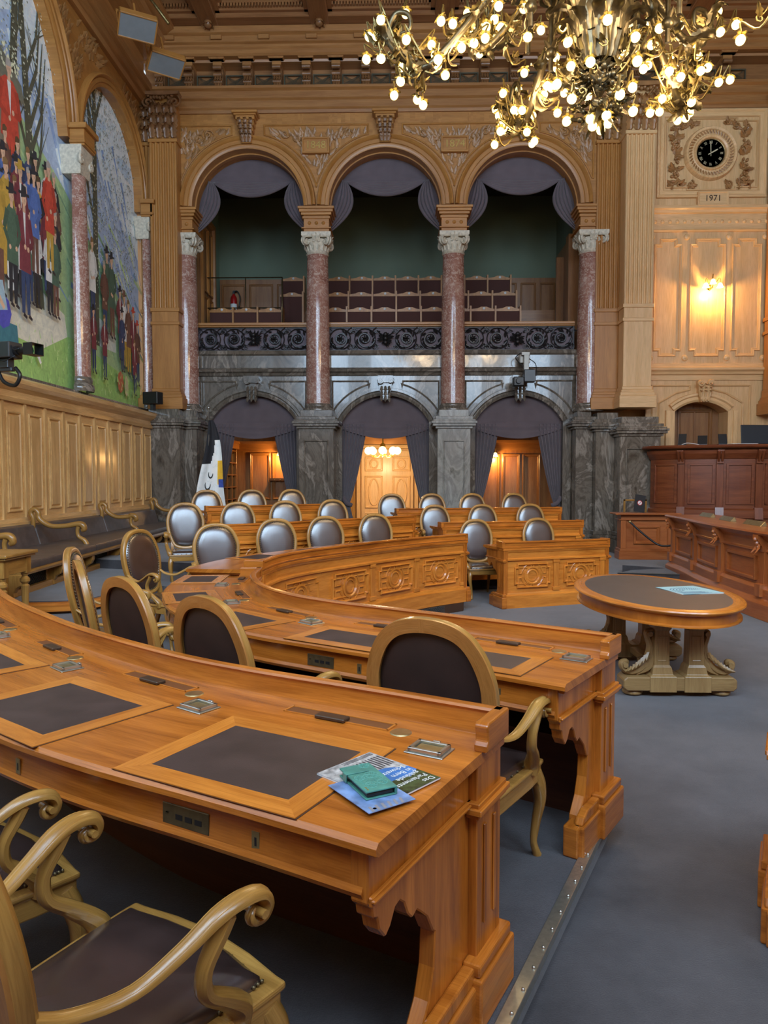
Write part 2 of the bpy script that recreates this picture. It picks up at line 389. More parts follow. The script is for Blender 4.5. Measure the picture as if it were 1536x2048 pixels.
def spiral(c, r0, r1, turns, a0, n, ax='xz', sgn=1):
    out = []
    for i in range(n+1):
        t = i/n; r = r0*(r1/r0)**t; a = a0+sgn*turns*2*PI*t; p, q = r*math.cos(a), r*math.sin(a)
        out.append((c[0]+p, c[1], c[2]+q) if ax == 'xz' else (c[0], c[1]+p, c[2]+q))
    return out
def ell(cx, cz, rx, rz, n=20, a0=0): return [(cx+rx*math.cos(a0+2*PI*i/n), cz+rz*math.sin(a0+2*PI*i/n)) for i in range(n)]
def rect(x0, x1, z0, z1): return [(x0, z0), (x1, z0), (x1, z1), (x0, z1)]
def ears(x0, x1, z0, z1, e=.14, h=.16):      # rectangle with notched corners
    return [(x0+e, z0), (x1-e, z0), (x1-e, z0+h), (x1, z0+h), (x1, z1-h), (x1-e, z1-h), (x1-e, z1), (x0+e, z1), (x0+e, z1-h), (x0, z1-h), (x0, z0+h), (x0+e, z0+h)]
MOLD = [(0, 0), (0, -.035), (.02, -.045), (.035, -.03), (.05, -.03), (.07, 0)]
def mold(k): return [(a*k, b*k) for a, b in MOLD]

# ================================================================ SETTING
# ---- desk curves in plan (ledge lines) used by the tiers too
Bp = spline2([(-1.20, 6.05), (-1.16, 5.6), (-.98, 5.08), (-.72, 4.70), (-.42, 4.43), (-.17, 4.27), (.22, 4.03), (.71, 3.72), (1.01, 3.52)], 5)
Ap = spline2([(-4.0, 6.6), (-3.3, 5.6), (-2.55, 4.56), (-1.95, 3.9), (-1.5, 3.47), (-.97, 3.04), (-.59, 2.80), (-.2, 2.60), (.03, 2.48), (.29, 2.34)], 5)
Cp = spline2([(-1.28, 6.62), (-1.2, 7.12), (-.98, 7.62), (-.6, 8.17), (-.2, 8.72), (.32, 9.32), (.86, 9.78)], 5)
Dp = [(1.43, 9.92), (2.1, 10.15), (2.97, 10.5)]
C2p = spline2([(-2.3, 9.15), (-1.68, 9.58), (-1.03, 10.27), (-.4, 10.9), (.2, 11.45)], 5)
C3p = spline2([(-3.0, 11.3), (-2.35, 11.6), (-1.7, 12.05), (-1.15, 12.45)], 5)
D2p = [(.68, 11.3), (1.8, 11.62), (2.97, 12.0)]
D3p = [(-.02, 12.55), (1.4, 12.85), (2.9, 13.3)]
def slab(name, pts, z0, z1, m):
    mb = MB(); mb.prism(pts, 'xy', z0, z1, 0); return struct(mb.build(name, m))
slab('floor', [(-6.6, -1.8), (9.6, -1.8), (9.6, 22), (-6.6, 22)], -.1, 0, CARPET)
t1 = [(1.03, 3.55)]+[(x-.02, y) for x, y in reversed(Bp)]+[(-1.35, 6.3)]+list(Cp)+[(.4, 10.4), (-.3, 11.6), (-6.2, 12), (-6.2, -1.7), (-1.65, -1.7)]
slab('trim_1', t1, .0005, .12, CARPET)
slab('trim_2', spline2([(-4.5, 8.72), (-4.0, 8.85), (-3.85, 9.25), (-3.95, 10.2)], 6)+[(-3.3, 10.0), (-2.2, 9.1)]+list(C2p)+[(-.4, 12.2), (-6.2, 12.6), (-6.2, 8.6)], .1202, .28, CARPET)
slab('trim_3', [(-3.5, 11.5)]+list(C3p)+[(-1.3, 13), (-1.9, 15), (-6.2, 15), (-6.2, 12.3)], .2802, .43, CARPET)
slab('trim_4', [(.66, 11.4), (2.97, 12.1), (2.6, 14.8), (-.6, 14.8)], .0006, .18, CARPET)
slab('trim_5', [(-.0, 12.7), (2.9, 13.4), (2.7, 14.9), (-.6, 14.9)], .1802, .34, CARPET)
# metal nosing along the near tier edge, with its screws
e0, e1 = Vector((1.03, 3.55, .12)), Vector((-.15, 1.20, .12)); ed = (e1-e0).normalized(); en = Vector((-ed.y, ed.x, 0))
mb = MB(); mb.sweep([(-.035, -.004), (-.035, .007), (.012, .007), (.012, -.03), (.008, -.03), (.008, -.004)], [(e0.x, e0.y), (e1.x, e1.y)], .12)
nos = struct(mb.build('trim_6', plain('nosing_nickel', (.50, .50, .43), .3, .85, .12, 60), bevel=.002))
mb = MB(); mb.lathe([(.0001, .0095), (.005, .0085), (.007, .0)], 8)
scr = None
for i in range(22):
    p = e0+ed*(.08+i*.12)
    if scr is None: scr = mb.build('screw', STEEL, nos, True); scr.location = (p.x, p.y, .1262)
    else: share(scr, 'screw', nos, (p.x, p.y, .1262))
mb = MB(); mb.tube([(-4.6, 8.70, .2), (-4.2, 8.76, .2), (-3.97, 8.88, .2), (-3.84, 9.2, .2), (-3.9, 9.8, .2), (-3.95, 10.2, .2)], .07, 6, 5, flat=1.1, up=(0, 0, 1), sqr=True)
struct(mb.build('trim_7', DESK2, None, True, auto=50))
slab('trim_8', [(4.2, 13.75), (5.1, 14.4), (9.3, 14.4), (9.3, 7), (4.95, 7), (5.0, 13.2)], .0007, .14, CARPET)

def plate(mb, x0, x1, zb, zt, ops, y0, y1, n=20, gr=0):
    """wall plate with arched openings (cx, halfwidth, spring, rise, bottom)"""
    cols = [(x0, zb)]
    for cx, r, sp, rise, b in ops:
        cols += [(cx-r, zb)]
        if b is not None and b < sp: cols += [(cx-r, sp)]
        for i in range(1, n): 
            a = PI-PI*i/n; 
            if abs(rise-r) < .02: cols.append((cx+r*math.cos(a), sp+rise*math.sin(a)))
            else:
                R = (r*r+rise*rise)/(2*rise); X = -r+2*r*i/n; cols.append((cx+X, sp+rise-R+math.sqrt(R*R-X*X)))
        if b is not None and b < sp: cols += [(cx+r, sp)]
        cols += [(cx+r, zb)]
    cols.append((x1, zb))
    for (xa, za), (xb, zb_) in zip(cols, cols[1:]):
        if abs(xa-xb) < 1e-6: mb.add([(xa, y0, za), (xa, y1, za), (xb, y1, zb_), (xb, y0, zb_)], [(0, 1, 2, 3)]); continue
        v = [(xa, y0, za), (xb, y0, zb_), (xb, y0, zt), (xa, y0, zt), (xa, y1, za), (xb, y1, zb_), (xb, y1, zt), (xa, y1, zt)]
        mb.add(v, [(0, 1, 2, 3), (4, 7, 6, 5), (0, 4, 5, 1), (3, 2, 6, 7)], gr)
def ring_prof(r0, r1, d=.09):
    w = r1-r0
    return [(r0, .01), (r0, -.03), (r0+.04*w/.3, -.05), (r0+.3*w, -.05), (r0+.34*w, -.075), (r0+.62*w, -.075), (r0+.66*w, -.055), (r0+.72*w, -d), (r0+.84*w, -d-.03), (r0+.93*w, -d-.02), (r1, -.03), (r1, .01)]
def carve(mb, inside, x0, x1, z0, z1, y, n, L, src, rnd=.5, dens=None):
    k = 0; t = 0
    while k < n and t < n*40:
        t += 1; x = random.uniform(x0, x1); z = random.uniform(z0, z1)
        if not inside(x, z): continue
        a = math.atan2(z-src[1], x-src[0])+random.uniform(-rnd, rnd); l = L*random.uniform(.7, 1.2)
        if not inside(x+math.cos(a)*l, z+math.sin(a)*l): continue
        mb.leaf((x, y, z), (math.cos(a), 0, math.sin(a)), (0, -1, 0), l, l*.36, .22); k += 1
AX = [-3.74, -.38, 2.98]; AR = 1.37; SP = 8.42; Y0 = 18.0
wb = MB(); plate(wb, -5.47, 4.72, 8.36, 10.66, [(x, AR, SP, AR, None) for x in AX], Y0, Y0+.75, 28)
wall_back = struct(wb.build('wall_back', OAKW))
for x in AX:
    mb = MB(); mb.arc(ring_prof(AR, 1.672), x, SP, 0, PI, 36, Y0); mb.arc([(AR-.03, -.02), (AR-.03, .1), (AR+.01, .1), (AR+.01, -.02)], x, SP, 0, PI, 36, Y0+.25)
    mb.build('archivolt', OAKW, wall_back, True, auto=30)
# keystone consoles
for i, x in enumerate(AX):
    mb = MB()
    for k in range(5):
        w0 = .23-.025*k; z = 10.50-k*.125; mb.box(x-w0, x+w0, Y0-.28+.035*k, Y0+.02, z-.125, z)
    mb.box(x-.31, x+.31, Y0-.36, Y0+.02, 10.50, 10.56); mb.box(x-.27, x+.27, Y0-.32, Y0+.02, 10.46, 10.5)
    ks = mb.build('keystone', OAKW, wall_back, bevel=.01)
    mb = MB()
    for k in range(4):
        for s in (-1, 0, 1): mb.acan((x+s*.11*(1-.12*k), Y0-.27+.035*k, 10.22-k*.11), (s*.2, -.1, 1), (0, -1, 0), .24, .06, 110)
    for s in (-2, -1, 0, 1, 2): mb.tube([(x+s*.045, Y0-.14, 9.93), (x+s*.05, Y0-.2, 10.05), (x+s*.06, Y0-.2, 10.12)], [.018, .024, .012], 6, 2)
    mb.build('acanthus_carving', CARV, ks, True, kind='stuff')
# spandrels: recessed triangular fields with carved foliage, framed
def spandrel(xa, xb, cxs, plaque=None):
    def inside(x, z): return xa+.1 < x < xb-.1 and z < 10.3 and all(math.hypot(x-c, z-SP) > 1.78 for c in cxs)
    m = MB(); 
    pts = [(xa+.06, 10.36)]
    def arcpts(c, a, b, n=12): return [(c+1.73*math.cos(a+(b-a)*i/n), SP+1.73*math.sin(a+(b-a)*i/n)) for i in range(n+1)]
    if len(cxs) == 2:
        a1 = math.acos(min(1, (xa+.06-cxs[0])/1.73)); pts += arcpts(cxs[0], a1, .25); pts += arcpts(cxs[1], PI-.25, math.acos(max(-1, (xb-.06-cxs[1])/1.73)))+[(xb-.06, 10.36)]
    elif cxs[0] > xa+.9: pts = [(xa+.06, 10.36), (xa+.06, 9.0)]+arcpts(cxs[0], PI-.35, math.acos((xb-.06-cxs[0])/1.73))+[(xb-.06, 10.36)]
    else: pts = [(xa+.06, 10.36)]+arcpts(cxs[0], math.acos((xa+.06-cxs[0])/1.73), .35)+[(xb-.06, 9.0), (xb-.06, 10.36)]
    m.frame(pts, [(0, 0), (0, -.03), (.015, -.04), (.03, -.03), (.04, 0)], Y0)
    sp = m.build('spandrel_panel', OAKW, wall_back)
    src = ((cxs[0]+cxs[-1])/2 if len(cxs) == 2 else (xa if cxs[0] > xa+.9 else xb), 9.1)
    mb = MB(); carve(mb, inside, xa, xb, 9.0, 10.3, Y0-.01, 95 if len(cxs) == 2 else 42, .2, src, .7)
    for s in (-1, 1):
        for k in range(3):
            q = spiral((src[0]+s*(.2+.28*k) if len(cxs) == 2 else src[0]+(.3 if cxs[0] > xa+.9 else -.3)*(1+k*.8), Y0-.03, 9.95+.09*k), .13, .03, 1.3, 0, 12, sgn=s)
            if inside(q[0][0], q[0][2]): mb.tube(q, .016, 5)
    mb.build('foliage_carving', OAKCARV, sp, True, kind='stuff')
    if plaque:
        x = src[0]; mb = MB(); mb.box(x-.3, x+.3, Y0-.1, Y0, 9.66, 9.98); mb.frame(rect(x-.33, x+.33, 9.63, 10.01), [(0, 0), (0, -.13), (.04, -.13), (.05, -.09), (.05, 0)], Y0)
        pq = mb.build('date_plaque', OAKW, wall_back, bevel=.006)
        text(plaque, .25, .008, GOLD, (x, Y0-.105, 9.82), (PI/2, 0, 0), 'date_lettering', pq)
spandrel(-5.47, AX[0]-.3, [AX[0]]); spandrel(AX[0]+.34, AX[1]-.34, AX[:2], '1848'); spandrel(AX[1]+.34, AX[2]-.34, AX[1:], '1874'); spandrel(AX[2]+.3, 4.72, [AX[2]])
# impost blocks above the capitals
COLX = [-5.42, -2.06, 1.30, 4.66]
for x in COLX:
    mb = MB(); w = .31
    xa, xb = x-w, x+w
    if x < -5: xa = -5.47
    if x > 4: xb = 4.72
    for d, z0, z1 in ((0, 7.74, 8.18), (.03, 8.10, 8.16), (.05, 7.86, 7.89), (.06, 8.18, 8.24), (.10, 8.24, 8.31), (.13, 8.31, 8.37)):
        mb.box(xa-(d if x > -5 else 0), xb+(d if x < 4 else 0), Y0-.02-d, Y0+.77+d, z0, z1, 0)
    ib = mb.build('impost_block', OAKW, wall_back, bevel=.006)
    mb = MB()
    for k in (-1, 0, 1):
        if xa < x+k*.17 < xb: mb.lathe([(.0001, .03), (.03, .025), (.042, 0)], 12, (0, 0, 0)); mb.v[-38:] = mb.v[-38:]
    rs = MB(Matrix.Rotation(PI/2, 4, 'X')); rs.lathe([(.0001, .035), (.03, .028), (.045, 0)], 12)
    r0 = None
    for k in (-1, 0, 1):
        if xa+.05 < x+k*.17 < xb-.05:
            if r0 is None: r0 = rs.build('stud', OAKW, ib, True); r0.location = (x+k*.17, Y0-.02, 8.0)
            else: share(r0, 'stud', ib, (x+k*.17, Y0-.02, 8.0))
# ---- big entablature: bands, grilles, consoles, corbelled bands, ceiling
def band(mb, prof, x0, x1):      # prof (y toward viewer +, z)
    mb.sweep([(b, z) for b, z in prof], [(x1, Y0), (x0, Y0)], 0)
mb = MB(); band(mb, [(-.7, 10.62), (.05, 10.62), (.08, 10.68), (.12, 10.72), (.12, 10.88), (.17, 10.92), (.17, 11.08), (.24, 11.12), (.24, 11.18), (-.7, 11.18)], -6.3, 9.4)
mb.build('architrave', OAKU, wall_back)
mb = MB(); mb.box(-6.3, 9.4, Y0+.25, Y0+.4, 11.16, 12.0); mb.build('frieze_backing', OAKD, wall_back)
mb = MB(); band(mb, [(-.4, 11.78), (.12, 11.78), (.14, 11.83), (.3, 11.83), (.34, 11.87), (.34, 11.96), (.38, 12.0), (.38, 12.05), (.44, 12.08), (.44, 12.12), (.40, 12.12), (.40, 12.24), (.48, 12.28), (.52, 12.33), (.52, 12.4), (-.4, 12.4)], -6.3, 9.4)
mb.build('cornice', OAKU, wall_back)
mb = MB()
for i in range(14):
    x = -5.5+i*1.13; mb.box(x-.13, x+.13, Y0-.48, Y0-.38, 12.13, 12.23); 
mb.build('cornice_block', OAKU, wall_back, bevel=.01, kind='stuff')
gm, gnt, gb = newmat('brass_mesh'); 
gb.inputs['Base Color'].default_value = (.12, .11, .07, 1); gb.inputs['Roughness'].default_value = .4; gb.inputs['Metallic'].default_value = .6
c0 = g0 = None
for i in range(20):
    x = -5.85+i*.715
    if c0 is None:
        mb = MB(); mb.box(-.17, .17, -.28, .3, .60, .68); mb.prism([(-.22, .68), (.22, .68), (.17, .60), (-.17, .60)], 'xz', -.30, .3); mb.box(-.11, .11, -.18, .3, .5, .6)
        c0 = mb.build('console', OAKU, wall_back, bevel=.008)
        m2 = MB()
        m2.box(-.1, .1, -.02, .25, 0, .5)
        for k in range(3): m2.tube([(-.1, -.17+.04*k, .46-.15*k), (.1, -.17+.04*k, .46-.15*k)], .05, 8)
        for k in range(3):
            for s in (-.06, .0, .06): m2.leaf((s, -.12+.03*k, .3-.13*k), (0, -.2, -1), (0, -1, 0), .17, .035, .3)
        m2.tube([(-.08, -.1, .03), (.08, -.1, .03)], .045, 8)
        c1 = m2.build('console_carving', CARV, c0, True, kind='stuff', auto=50); c0.location = (x, Y0+.02, 11.19)
        m3 = MB()
        for k in range(11): m3.tube([(-.2, 0, .02+k*.04-.2), (.2, 0, .02+k*.04+.2)], .006, 4); m3.tube([(-.2, 0, .02+k*.04+.2), (.2, 0, .02+k*.04-.2)], .006, 4)
        m3.v = [(max(-.2, min(.2, a)), b, max(0, min(.42, c))) for a, b, c in m3.v]
        m3.frame(rect(-.23, .23, -.02, .44), [(0, 0), (0, -.03), (.03, -.03), (.03, 0)], 0)
        g0 = m3.build('brass_grille', gm, wall_back, kind='stuff'); g0.location = (x+.357, Y0+.2, 11.2)
    else:
        c = share(c0, 'console', wall_back, (x, Y0+.02, 11.19)); share(c1, 'console_carving', c); share(g0, 'brass_grille', wall_back, (x+.357, Y0+.2, 11.2))
# ceiling with coffers
mb = MB(); mb.box(-6.6, 9.6, -1.9, 19, 13.5, 13.6, 0); ceiling = struct(mb.build('ceiling', OAKD))
XB = [-6.3, -4.5, -1.9, 1.0, 3.9, 6.8, 9.4]
mb = MB()
for x in XB: mb.box(x-.22, x+.22, -1.7, 17.55, 12.4, 13.5, 1)
for y in (17.45, 14.0, 10.8, 7.6, 4.4, 1.2): mb.box(-6.4, 9.5, y-.27, y+.27, 12.41, 13.5, 0)
mb.build('ceiling_beam', OAKC, ceiling, kind='stuff', bevel=.02)
mb = MB()
for xa, xb in zip(XB, XB[1:]):
    for y in (14.25, 11.05, 7.85, 4.65, 1.45):
        a, b, c, d = xa+.22, xb-.22, y, y+2.94
        for k, (o, z) in enumerate(((0, 12.5), (.09, 12.62), (.2, 12.76), (.3, 12.9))):
            z1 = z+.12
            mb.box(a, b, d-o-.1, d-o, z, z1); mb.box(a, b, c+o, c+o+.1, z, z1); mb.box(a+o, a+o+.1, c, d, z, z1); mb.box(b-o-.1, b-o, c, d, z, z1)
mb.build('coffer_moulding', OAKC, ceiling, kind='stuff')
d0 = MB()
for xa, xb in zip(XB, XB[1:]):
    for y in (14.25+2.78, 11.05+2.78):
        n = int((xb-xa-.6)/.07)
        for k in range(n): d0.box(xa+.32+k*.07, xa+.36+k*.07, y-.03, y+.04, 12.55, 12.62)
d0.build('dentil_row', OAKC, ceiling, kind='stuff')
bs = MB(); bs.ball((0, 0, 0), .1, 10)
for k in range(8):
    a = k*PI/4; bs.leaf((0, 0, .02), (math.cos(a), math.sin(a), -.2), (0, 0, -1), .16, .06, .3)
b0 = None
for x in XB[:-1]:
    for y in (17.33, 14.0):
        if b0 is None: b0 = bs.build('ceiling_boss', CARV, ceiling, True); b0.location = (x, y, 12.36)
        else: share(b0, 'ceiling_boss', ceiling, (x, y, 12.36))

# ---- fluted pilasters
def flutes(mb, x0, x1, y, dep, z0, z1, n, back=.3):
    w = (x1-x0-.06)/n; pts = [(x0, y)]
    for i in range(n):
        a = x0+.03+i*w+w*.2; b = x0+.03+(i+1)*w-w*.2; pts += [(a, y)]+[((a+b)/2-(b-a)/2*math.cos(PI*k/5), y+dep*math.sin(PI*k/5)) for k in range(1, 5)]+[(b, y)]
    pts += [(x1, y)]
    v = [(p[0], p[1], z0) for p in pts]+[(p[0], p[1], z1) for p in pts]; m = len(pts)
    mb.add(v, [(i, i+1, m+i+1, m+i) for i in range(m-1)], 2)
    mb.box(x0, x1, y+dep+.01, y+back, z0, z1, 2); mb.box(x0, x0+.02, y, y+dep+.01, z0, z1, 2); mb.box(x1-.02, x1, y, y+dep+.01, z0, z1, 2)
def stack(mb, x0, x1, y0, y1, levels):        # levels: (z0, z1, outset)
    for a, b, d in levels: mb.box(x0-d, x1+d, y0-d, y1+d, a, b, 2 if b-a > .6 else 0)
def corinth(mb, x0, x1, y, z0, z1, sides=True):
    h = z1-z0; cx = (x0+x1)/2; w = x1-x0
    for row in range(3):
        n = max(3, int(w/.15)); 
        for k in range(n):
            x = x0+w*(k+.5)/n+(.03 if row % 2 else 0); mb.acan((x, y-.02, z0+.02+h*.22*row), (0, -.18, 1), (0, -1, 0), h*.46, .10)
    for sx in (-1, 1):
        p = (cx+sx*w*.46, y-.06, z1-h*.2)
        mb.tube(spiral(p, h*.17, h*.03, 1.6, PI/2, 18, sgn=-sx), .03, 6)
        mb.tube([(cx+sx*.05, y-.03, z0+h*.5), (cx+sx*w*.2, y-.05, z1-h*.25), (cx+sx*w*.42, y-.06, z1-h*.04)], [.03, .03, .02], 6, 4)
    for k in range(int(w/.07)): mb.ball((x0+.04+k*.07, y-.09, z1-h*.1+random.uniform(-.05, .05)), .045, 6)
    mb.prism([(x0-.1, z1), (x1+.1, z1), (x1+.08, z1-.07), (cx+.1, z1-.09), (cx-.1, z1-.09), (x0-.08, z1-.07)], 'xz', y-.16, y+.1)
def pilaster(xa, xb, y, n, wd, cap=True, ped=True, zf=5.86, base=(3.45, 3.95), side=.4, cm=CARV):
    mb = MB(); flutes(mb, xa, xb, y, .055, zf, 9.85, n, side)
    stack(mb, xa, xb, y, y+side, [(zf-.06, zf+.03, .03), (zf-.38, zf-.3, .03), (9.80, 9.88, .03), (base[1], zf, 0), (base[0], base[0]+.28, .1), (base[0]+.28, base[0]+.36, .07), (base[0]+.36, base[0]+.42, .045), (base[0]+.42, base[1], .02)])
    mb.box(xa+.01, xb-.01, y+.02, y+side-.01, 9.86, 10.9, 2)
    p = mb.build('pilaster', wd, wall_back, bevel=.008)
    if cap:
        mb = MB(); corinth(mb, xa-.02, xb+.02, y, 9.88, 10.92); mb.build('pilaster_capital', cm, p, True, kind='stuff', auto=50)
    return p
pilaster(-6.02, -5.37, 17.62, 5, OAKW)
pilaster(-6.32, -6.02, 17.80, 2, OAKW)
pilaster(4.72, 5.42, 17.92, 6, OAKW, cm=OAKCARV)
pilaster(5.27, 5.94, 17.45, 6, OAKP, cm=OAKCARV)
pilaster(8.78, 9.3, 17.5, 5, OAKW, cm=OAKCARV, zf=5.6, base=(3.3, 3.9))
# ---- marble storey
DW, DS, DR = 1.10, 3.20, .66
wm = MB(); plate(wm, -5.6, 4.9, 0, 4.95, [(x, DW, DS, DR, 0) for x in AX], 18.45, 18.95, 16)
marble_wall = struct(wm.build('wall_back.001', GREYM))
mb = MB(); mb.box(4.7, 6.1, 18.35, 18.8, 2.8, 11.2, 2); mb.box(-6.6, -5.4, 18.2, 18.8, 2.8, 11.2, 2); mb.box(-6.6, -5.5, 18.2, 18.8, 0, 3, 2); mb.box(4.8, 6.1, 18.3, 18.8, 0, 3, 2); struct(mb.build('wall_back.003', OAKW))
mb = MB(); mb.sweep([(-.1, 4.36), (.06, 4.36), (.1, 4.42), (.16, 4.45), (.18, 4.50), (.10, 4.53), (.05, 4.56), (.05, 4.86), (.1, 4.90), (.12, 4.98), (-.1, 4.98)], [(4.85, 18.45), (-5.5, 18.45)]); mb.build('parapet_moulding', GREYM, marble_wall)
RR = (DW*DW+DR*DR)/(2*DR); half = math.asin(DW/RR)
for x in AX:
    mb = MB(); mb.arc([(RR, .02), (RR, -.04), (RR+.05, -.06), (RR+.1, -.03), (RR+.13, -.07), (RR+.19, -.07), (RR+.21, .02)], x, DS+DR-RR, PI/2-half, PI/2+half, 20, 18.45)
    for s in (-1, 1): mb.box(x+s*DW-(.0 if s > 0 else .2), x+s*DW+(.2 if s > 0 else 0), 18.40, 18.47, 0, DS, 2)
    mb.build('door_architrave', GREYM, marble_wall, True, auto=30)
    mb = MB()
    for s in (-1, 1):
        a = x+s*.42; b = x+s*1.36
        pts = [(a, 4.24), (a, 4.02)]+[(x+s*(.42+.94*k/6), DS+DR-RR+math.sqrt(max(.01, (RR+.32)**2-(.42+.94*k/6)**2))) for k in range(7)]+[(b, 4.24)]
        if s < 0: pts = pts[::-1]
        mb.frame(pts[::-1] if False else pts, [(0, 0), (0, -.025), (.02, -.035), (.04, -.02), (.04, 0)], 18.45)
    mb.build('spandrel_moulding', GREYM, marble_wall)
    mb = MB()
    mb.box(x-.19, x+.19, 18.18, 18.46, 4.16, 4.33); mb.prism([(x-.17, 4.16), (x+.17, 4.16), (x+.1, 3.74), (x-.1, 3.74)], 'xz', 18.26, 18.46)
    for s in (-1, 1): mb.tube(spiral((x+s*.13, 18.2, 4.2), .075, .02, 1.5, 0, 12, sgn=s), .03, 6)
    for k in range(3):
        for s in (-.09, 0, .09): mb.leaf((x+s, 18.25, 4.08-.12*k), (s, -.2, -1), (0, -1, 0), .17, .05, .3)
    mb.build('door_keystone', GREYM, marble_wall, True, kind='stuff', auto=40)
def pedestal(x0, x1, y0, y1, m, name='column_pedestal', h=3.08, panel=True):
    mb = MB(); mb.box(x0, x1, y0, y1, 0, h-.05, 2)
    stack(mb, x0, x1, y0, y1, [(0, .32, .12), (.32, .40, .08), (.40, .50, .04), (h-.10, h-.04, .05), (h-.04, h+.02, .12), (h+.02, h+.08, .15), (h+.08, h+.12, .11), (h+.12, h+.2, .05), (h+.2, h+.36, -.04)])
    o = mb.build(name, m, marble_wall, bevel=.008)
    if panel:
        mb = MB(); mb.frame(rect(x0+.13, x1-.13, .85, h-.38), [(0, 0), (0, -.025), (.02, -.035), (.04, -.01), (.04, 0)], y0); mb.box(x0+.2, x1-.2, y0-.012, y0, .92, h-.45); mb.build('pedestal_panel', m, o)
    return o
pedestal(COLX[1]-.43, COLX[1]+.43, 17.72, 18.5, GREYM); pedestal(COLX[2]-.40, COLX[2]+.40, 17.72, 18.5, GREYL)
pedestal(-5.55, -5.0, 17.75, 18.5, GREYM, panel=False); pedestal(-6.1, -5.3, 17.35, 18.4, GREYM, panel=False)
pedestal(4.3, 4.72, 17.95, 18.5, GREYM, panel=False); pedestal(4.72, 5.3, 17.7, 18.5, GREYM, h=3.0, panel=False); pedestal(5.16, 6.1, 17.2, 18.4, GREYM, h=2.86)
# marble facing above doors beyond: floor of gallery
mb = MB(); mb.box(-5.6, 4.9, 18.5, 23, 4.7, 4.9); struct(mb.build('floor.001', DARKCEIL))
# ---- gallery room
for k, (y0, y1, h) in enumerate(((19.4, 20.5, 5.3), (20.5, 21.4, 5.96), (21.4, 22.6, 6.64))):
    mb = MB(); mb.box(-3.45 if k else -5.55, 4.7, y0, y1, 4.9, h, 0); struct(mb.build('floor.003', OAKD))
mb = MB(); mb.box(-5.7, 4.9, 22.6, 22.75, 4.9, 11.2); gb_ = struct(mb.build('wall_gallery_back', GREENW))
mb = MB(); mb.box(-5.7, -5.6, 18.7, 22.6, 4.9, 11.2); struct(mb.build('wall_gallery_left', GREENL))
mb = MB(); mb.box(4.75, 4.85, 18.7, 22.6, 4.9, 11.2); struct(mb.build('wall_gallery_right', GREENW))
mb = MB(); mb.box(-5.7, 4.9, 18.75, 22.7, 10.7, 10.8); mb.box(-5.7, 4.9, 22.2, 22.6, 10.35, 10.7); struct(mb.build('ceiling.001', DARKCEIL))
for a, b in ((-5.55, -3.0), (3.0, 4.75)):
    mb = MB(); mb.box(a, b, 22.45, 22.6, 4.9, 7.85)
    w = (b-a)/3
    for k in range(3): mb.frame(rect(a+k*w+.06, a+(k+1)*w-.06, 5.4, 7.7), mold(.8), 22.45)
    mb.build('gallery_wainscot', OAKD, gb_)
mb = MB(); mb.box(-5.6, -5.5, 20.0, 21.6, 4.9, 9.15); TT = Matrix.Translation((-5.5, 0, 0)) @ Matrix.Rotation(PI/2, 4, 'Z')
m2 = MB(TT); m2.frame(rect(20.1, 21.5, 4.9, 9.1), [(0, 0), (0, -.08), (.12, -.08), (.14, 0)], 0)
for a, b in ((20.35, 20.8), (20.85, 21.3)):
    m2.frame(rect(a, b, 5.2, 6.9), mold(1), 0); m2.frame(rect(a, b, 7.0, 8.8), mold(1), 0)
d1 = struct(mb.build('door_1', OAKD)); m2.build('door_frame', OAKW, d1)
mb = MB(); mb.box(4.6, 4.74, 19.6, 21.9, 4.9, 8.3); mb.box(4.4, 4.6, 20.9, 21.0, 4.9, 8.0); mb.box(4.35, 4.75, 19.2, 19.5, 4.9, 8.1); struct(mb.build('door_2', OAKD))
# ---- clock wall
CY = 18.0
mb = MB(); plate(mb, 6.0, 9.4, 0, 10.64, [(7.33, .64, 3.40, .24, .0)], CY, CY+.45, 12, 2)
cw = struct(mb.build('wall_back.002', OAKP))
mb = MB(); mb.box(6.5, 8.3, CY+.46, CY+.55, 0, 4.2); mb.frame(rect(6.95, 7.8, 1.6, 3.5), mold(1.2), CY+.46); mb.box(7.35, 7.38, CY+.44, CY+.46, 1.6, 3.6)
struct(mb.build('door_3', OAKD))
# clock panel
mb = MB(); mb.frame(rect(6.16, 8.77, 8.52, 10.6), [(0, 0), (0, -.07), (.04, -.09), (.08, -.05), (.16, -.05), (.18, -.02), (.18, 0)], CY); mb.build('clock_panel_frame', OAKP, cw, bevel=.004)
mb = MB(); mb.frame(ears(6.38, 8.56, 8.7, 10.4, .5, .06)[::1], [(0, 0), (0, -.04), (.02, -.05), (.035, -.02), (.035, 0)], CY); mb.build('inner_moulding', OAKP, cw)
mb = MB()
for s in (-1, 1):
    X = lambda a: 7.43+s*a
    for z in (9.95, 9.55, 9.2):
        for k in range(16 if z != 9.55 else 6): mb.ball((X(.83+random.uniform(-.09, .09)), CY-.05, z-.2+random.uniform(-.12, .12)), .035, 6)
        for k in range(5): mb.leaf((X(.83), CY-.01, z), (random.uniform(-1, 1), -.1, random.uniform(-.2, 1)), (0, -1, 0), .2, .07, .25)
    for (a, z, r) in ((.62, 10.22, .1), (.86, 10.2, .08), (.42, 10.28, .06), (.45, 8.85, .1), (.72, 8.85, .09), (.9, 8.86, .07)):
        mb.tube(spiral((X(a), CY-.03, z), r, r*.25, 1.3, random.random()*6, 14, sgn=s), .02, 5)
        for k in range(4): mb.leaf((X(a), CY-.02, z), (random.uniform(-1, 1), -.1, random.uniform(-1, 1)), (0, -1, 0), .15, .06, .25)
mb.build('grape_carving', OAKCARV, cw, True, kind='stuff', auto=50)
clk = thing('wall_clock', 'round black wall clock with gold numerals in a carved wooden ring', 'clock', (7.43, CY, 9.56))
R90 = Matrix.Rotation(PI/2, 4, 'X')
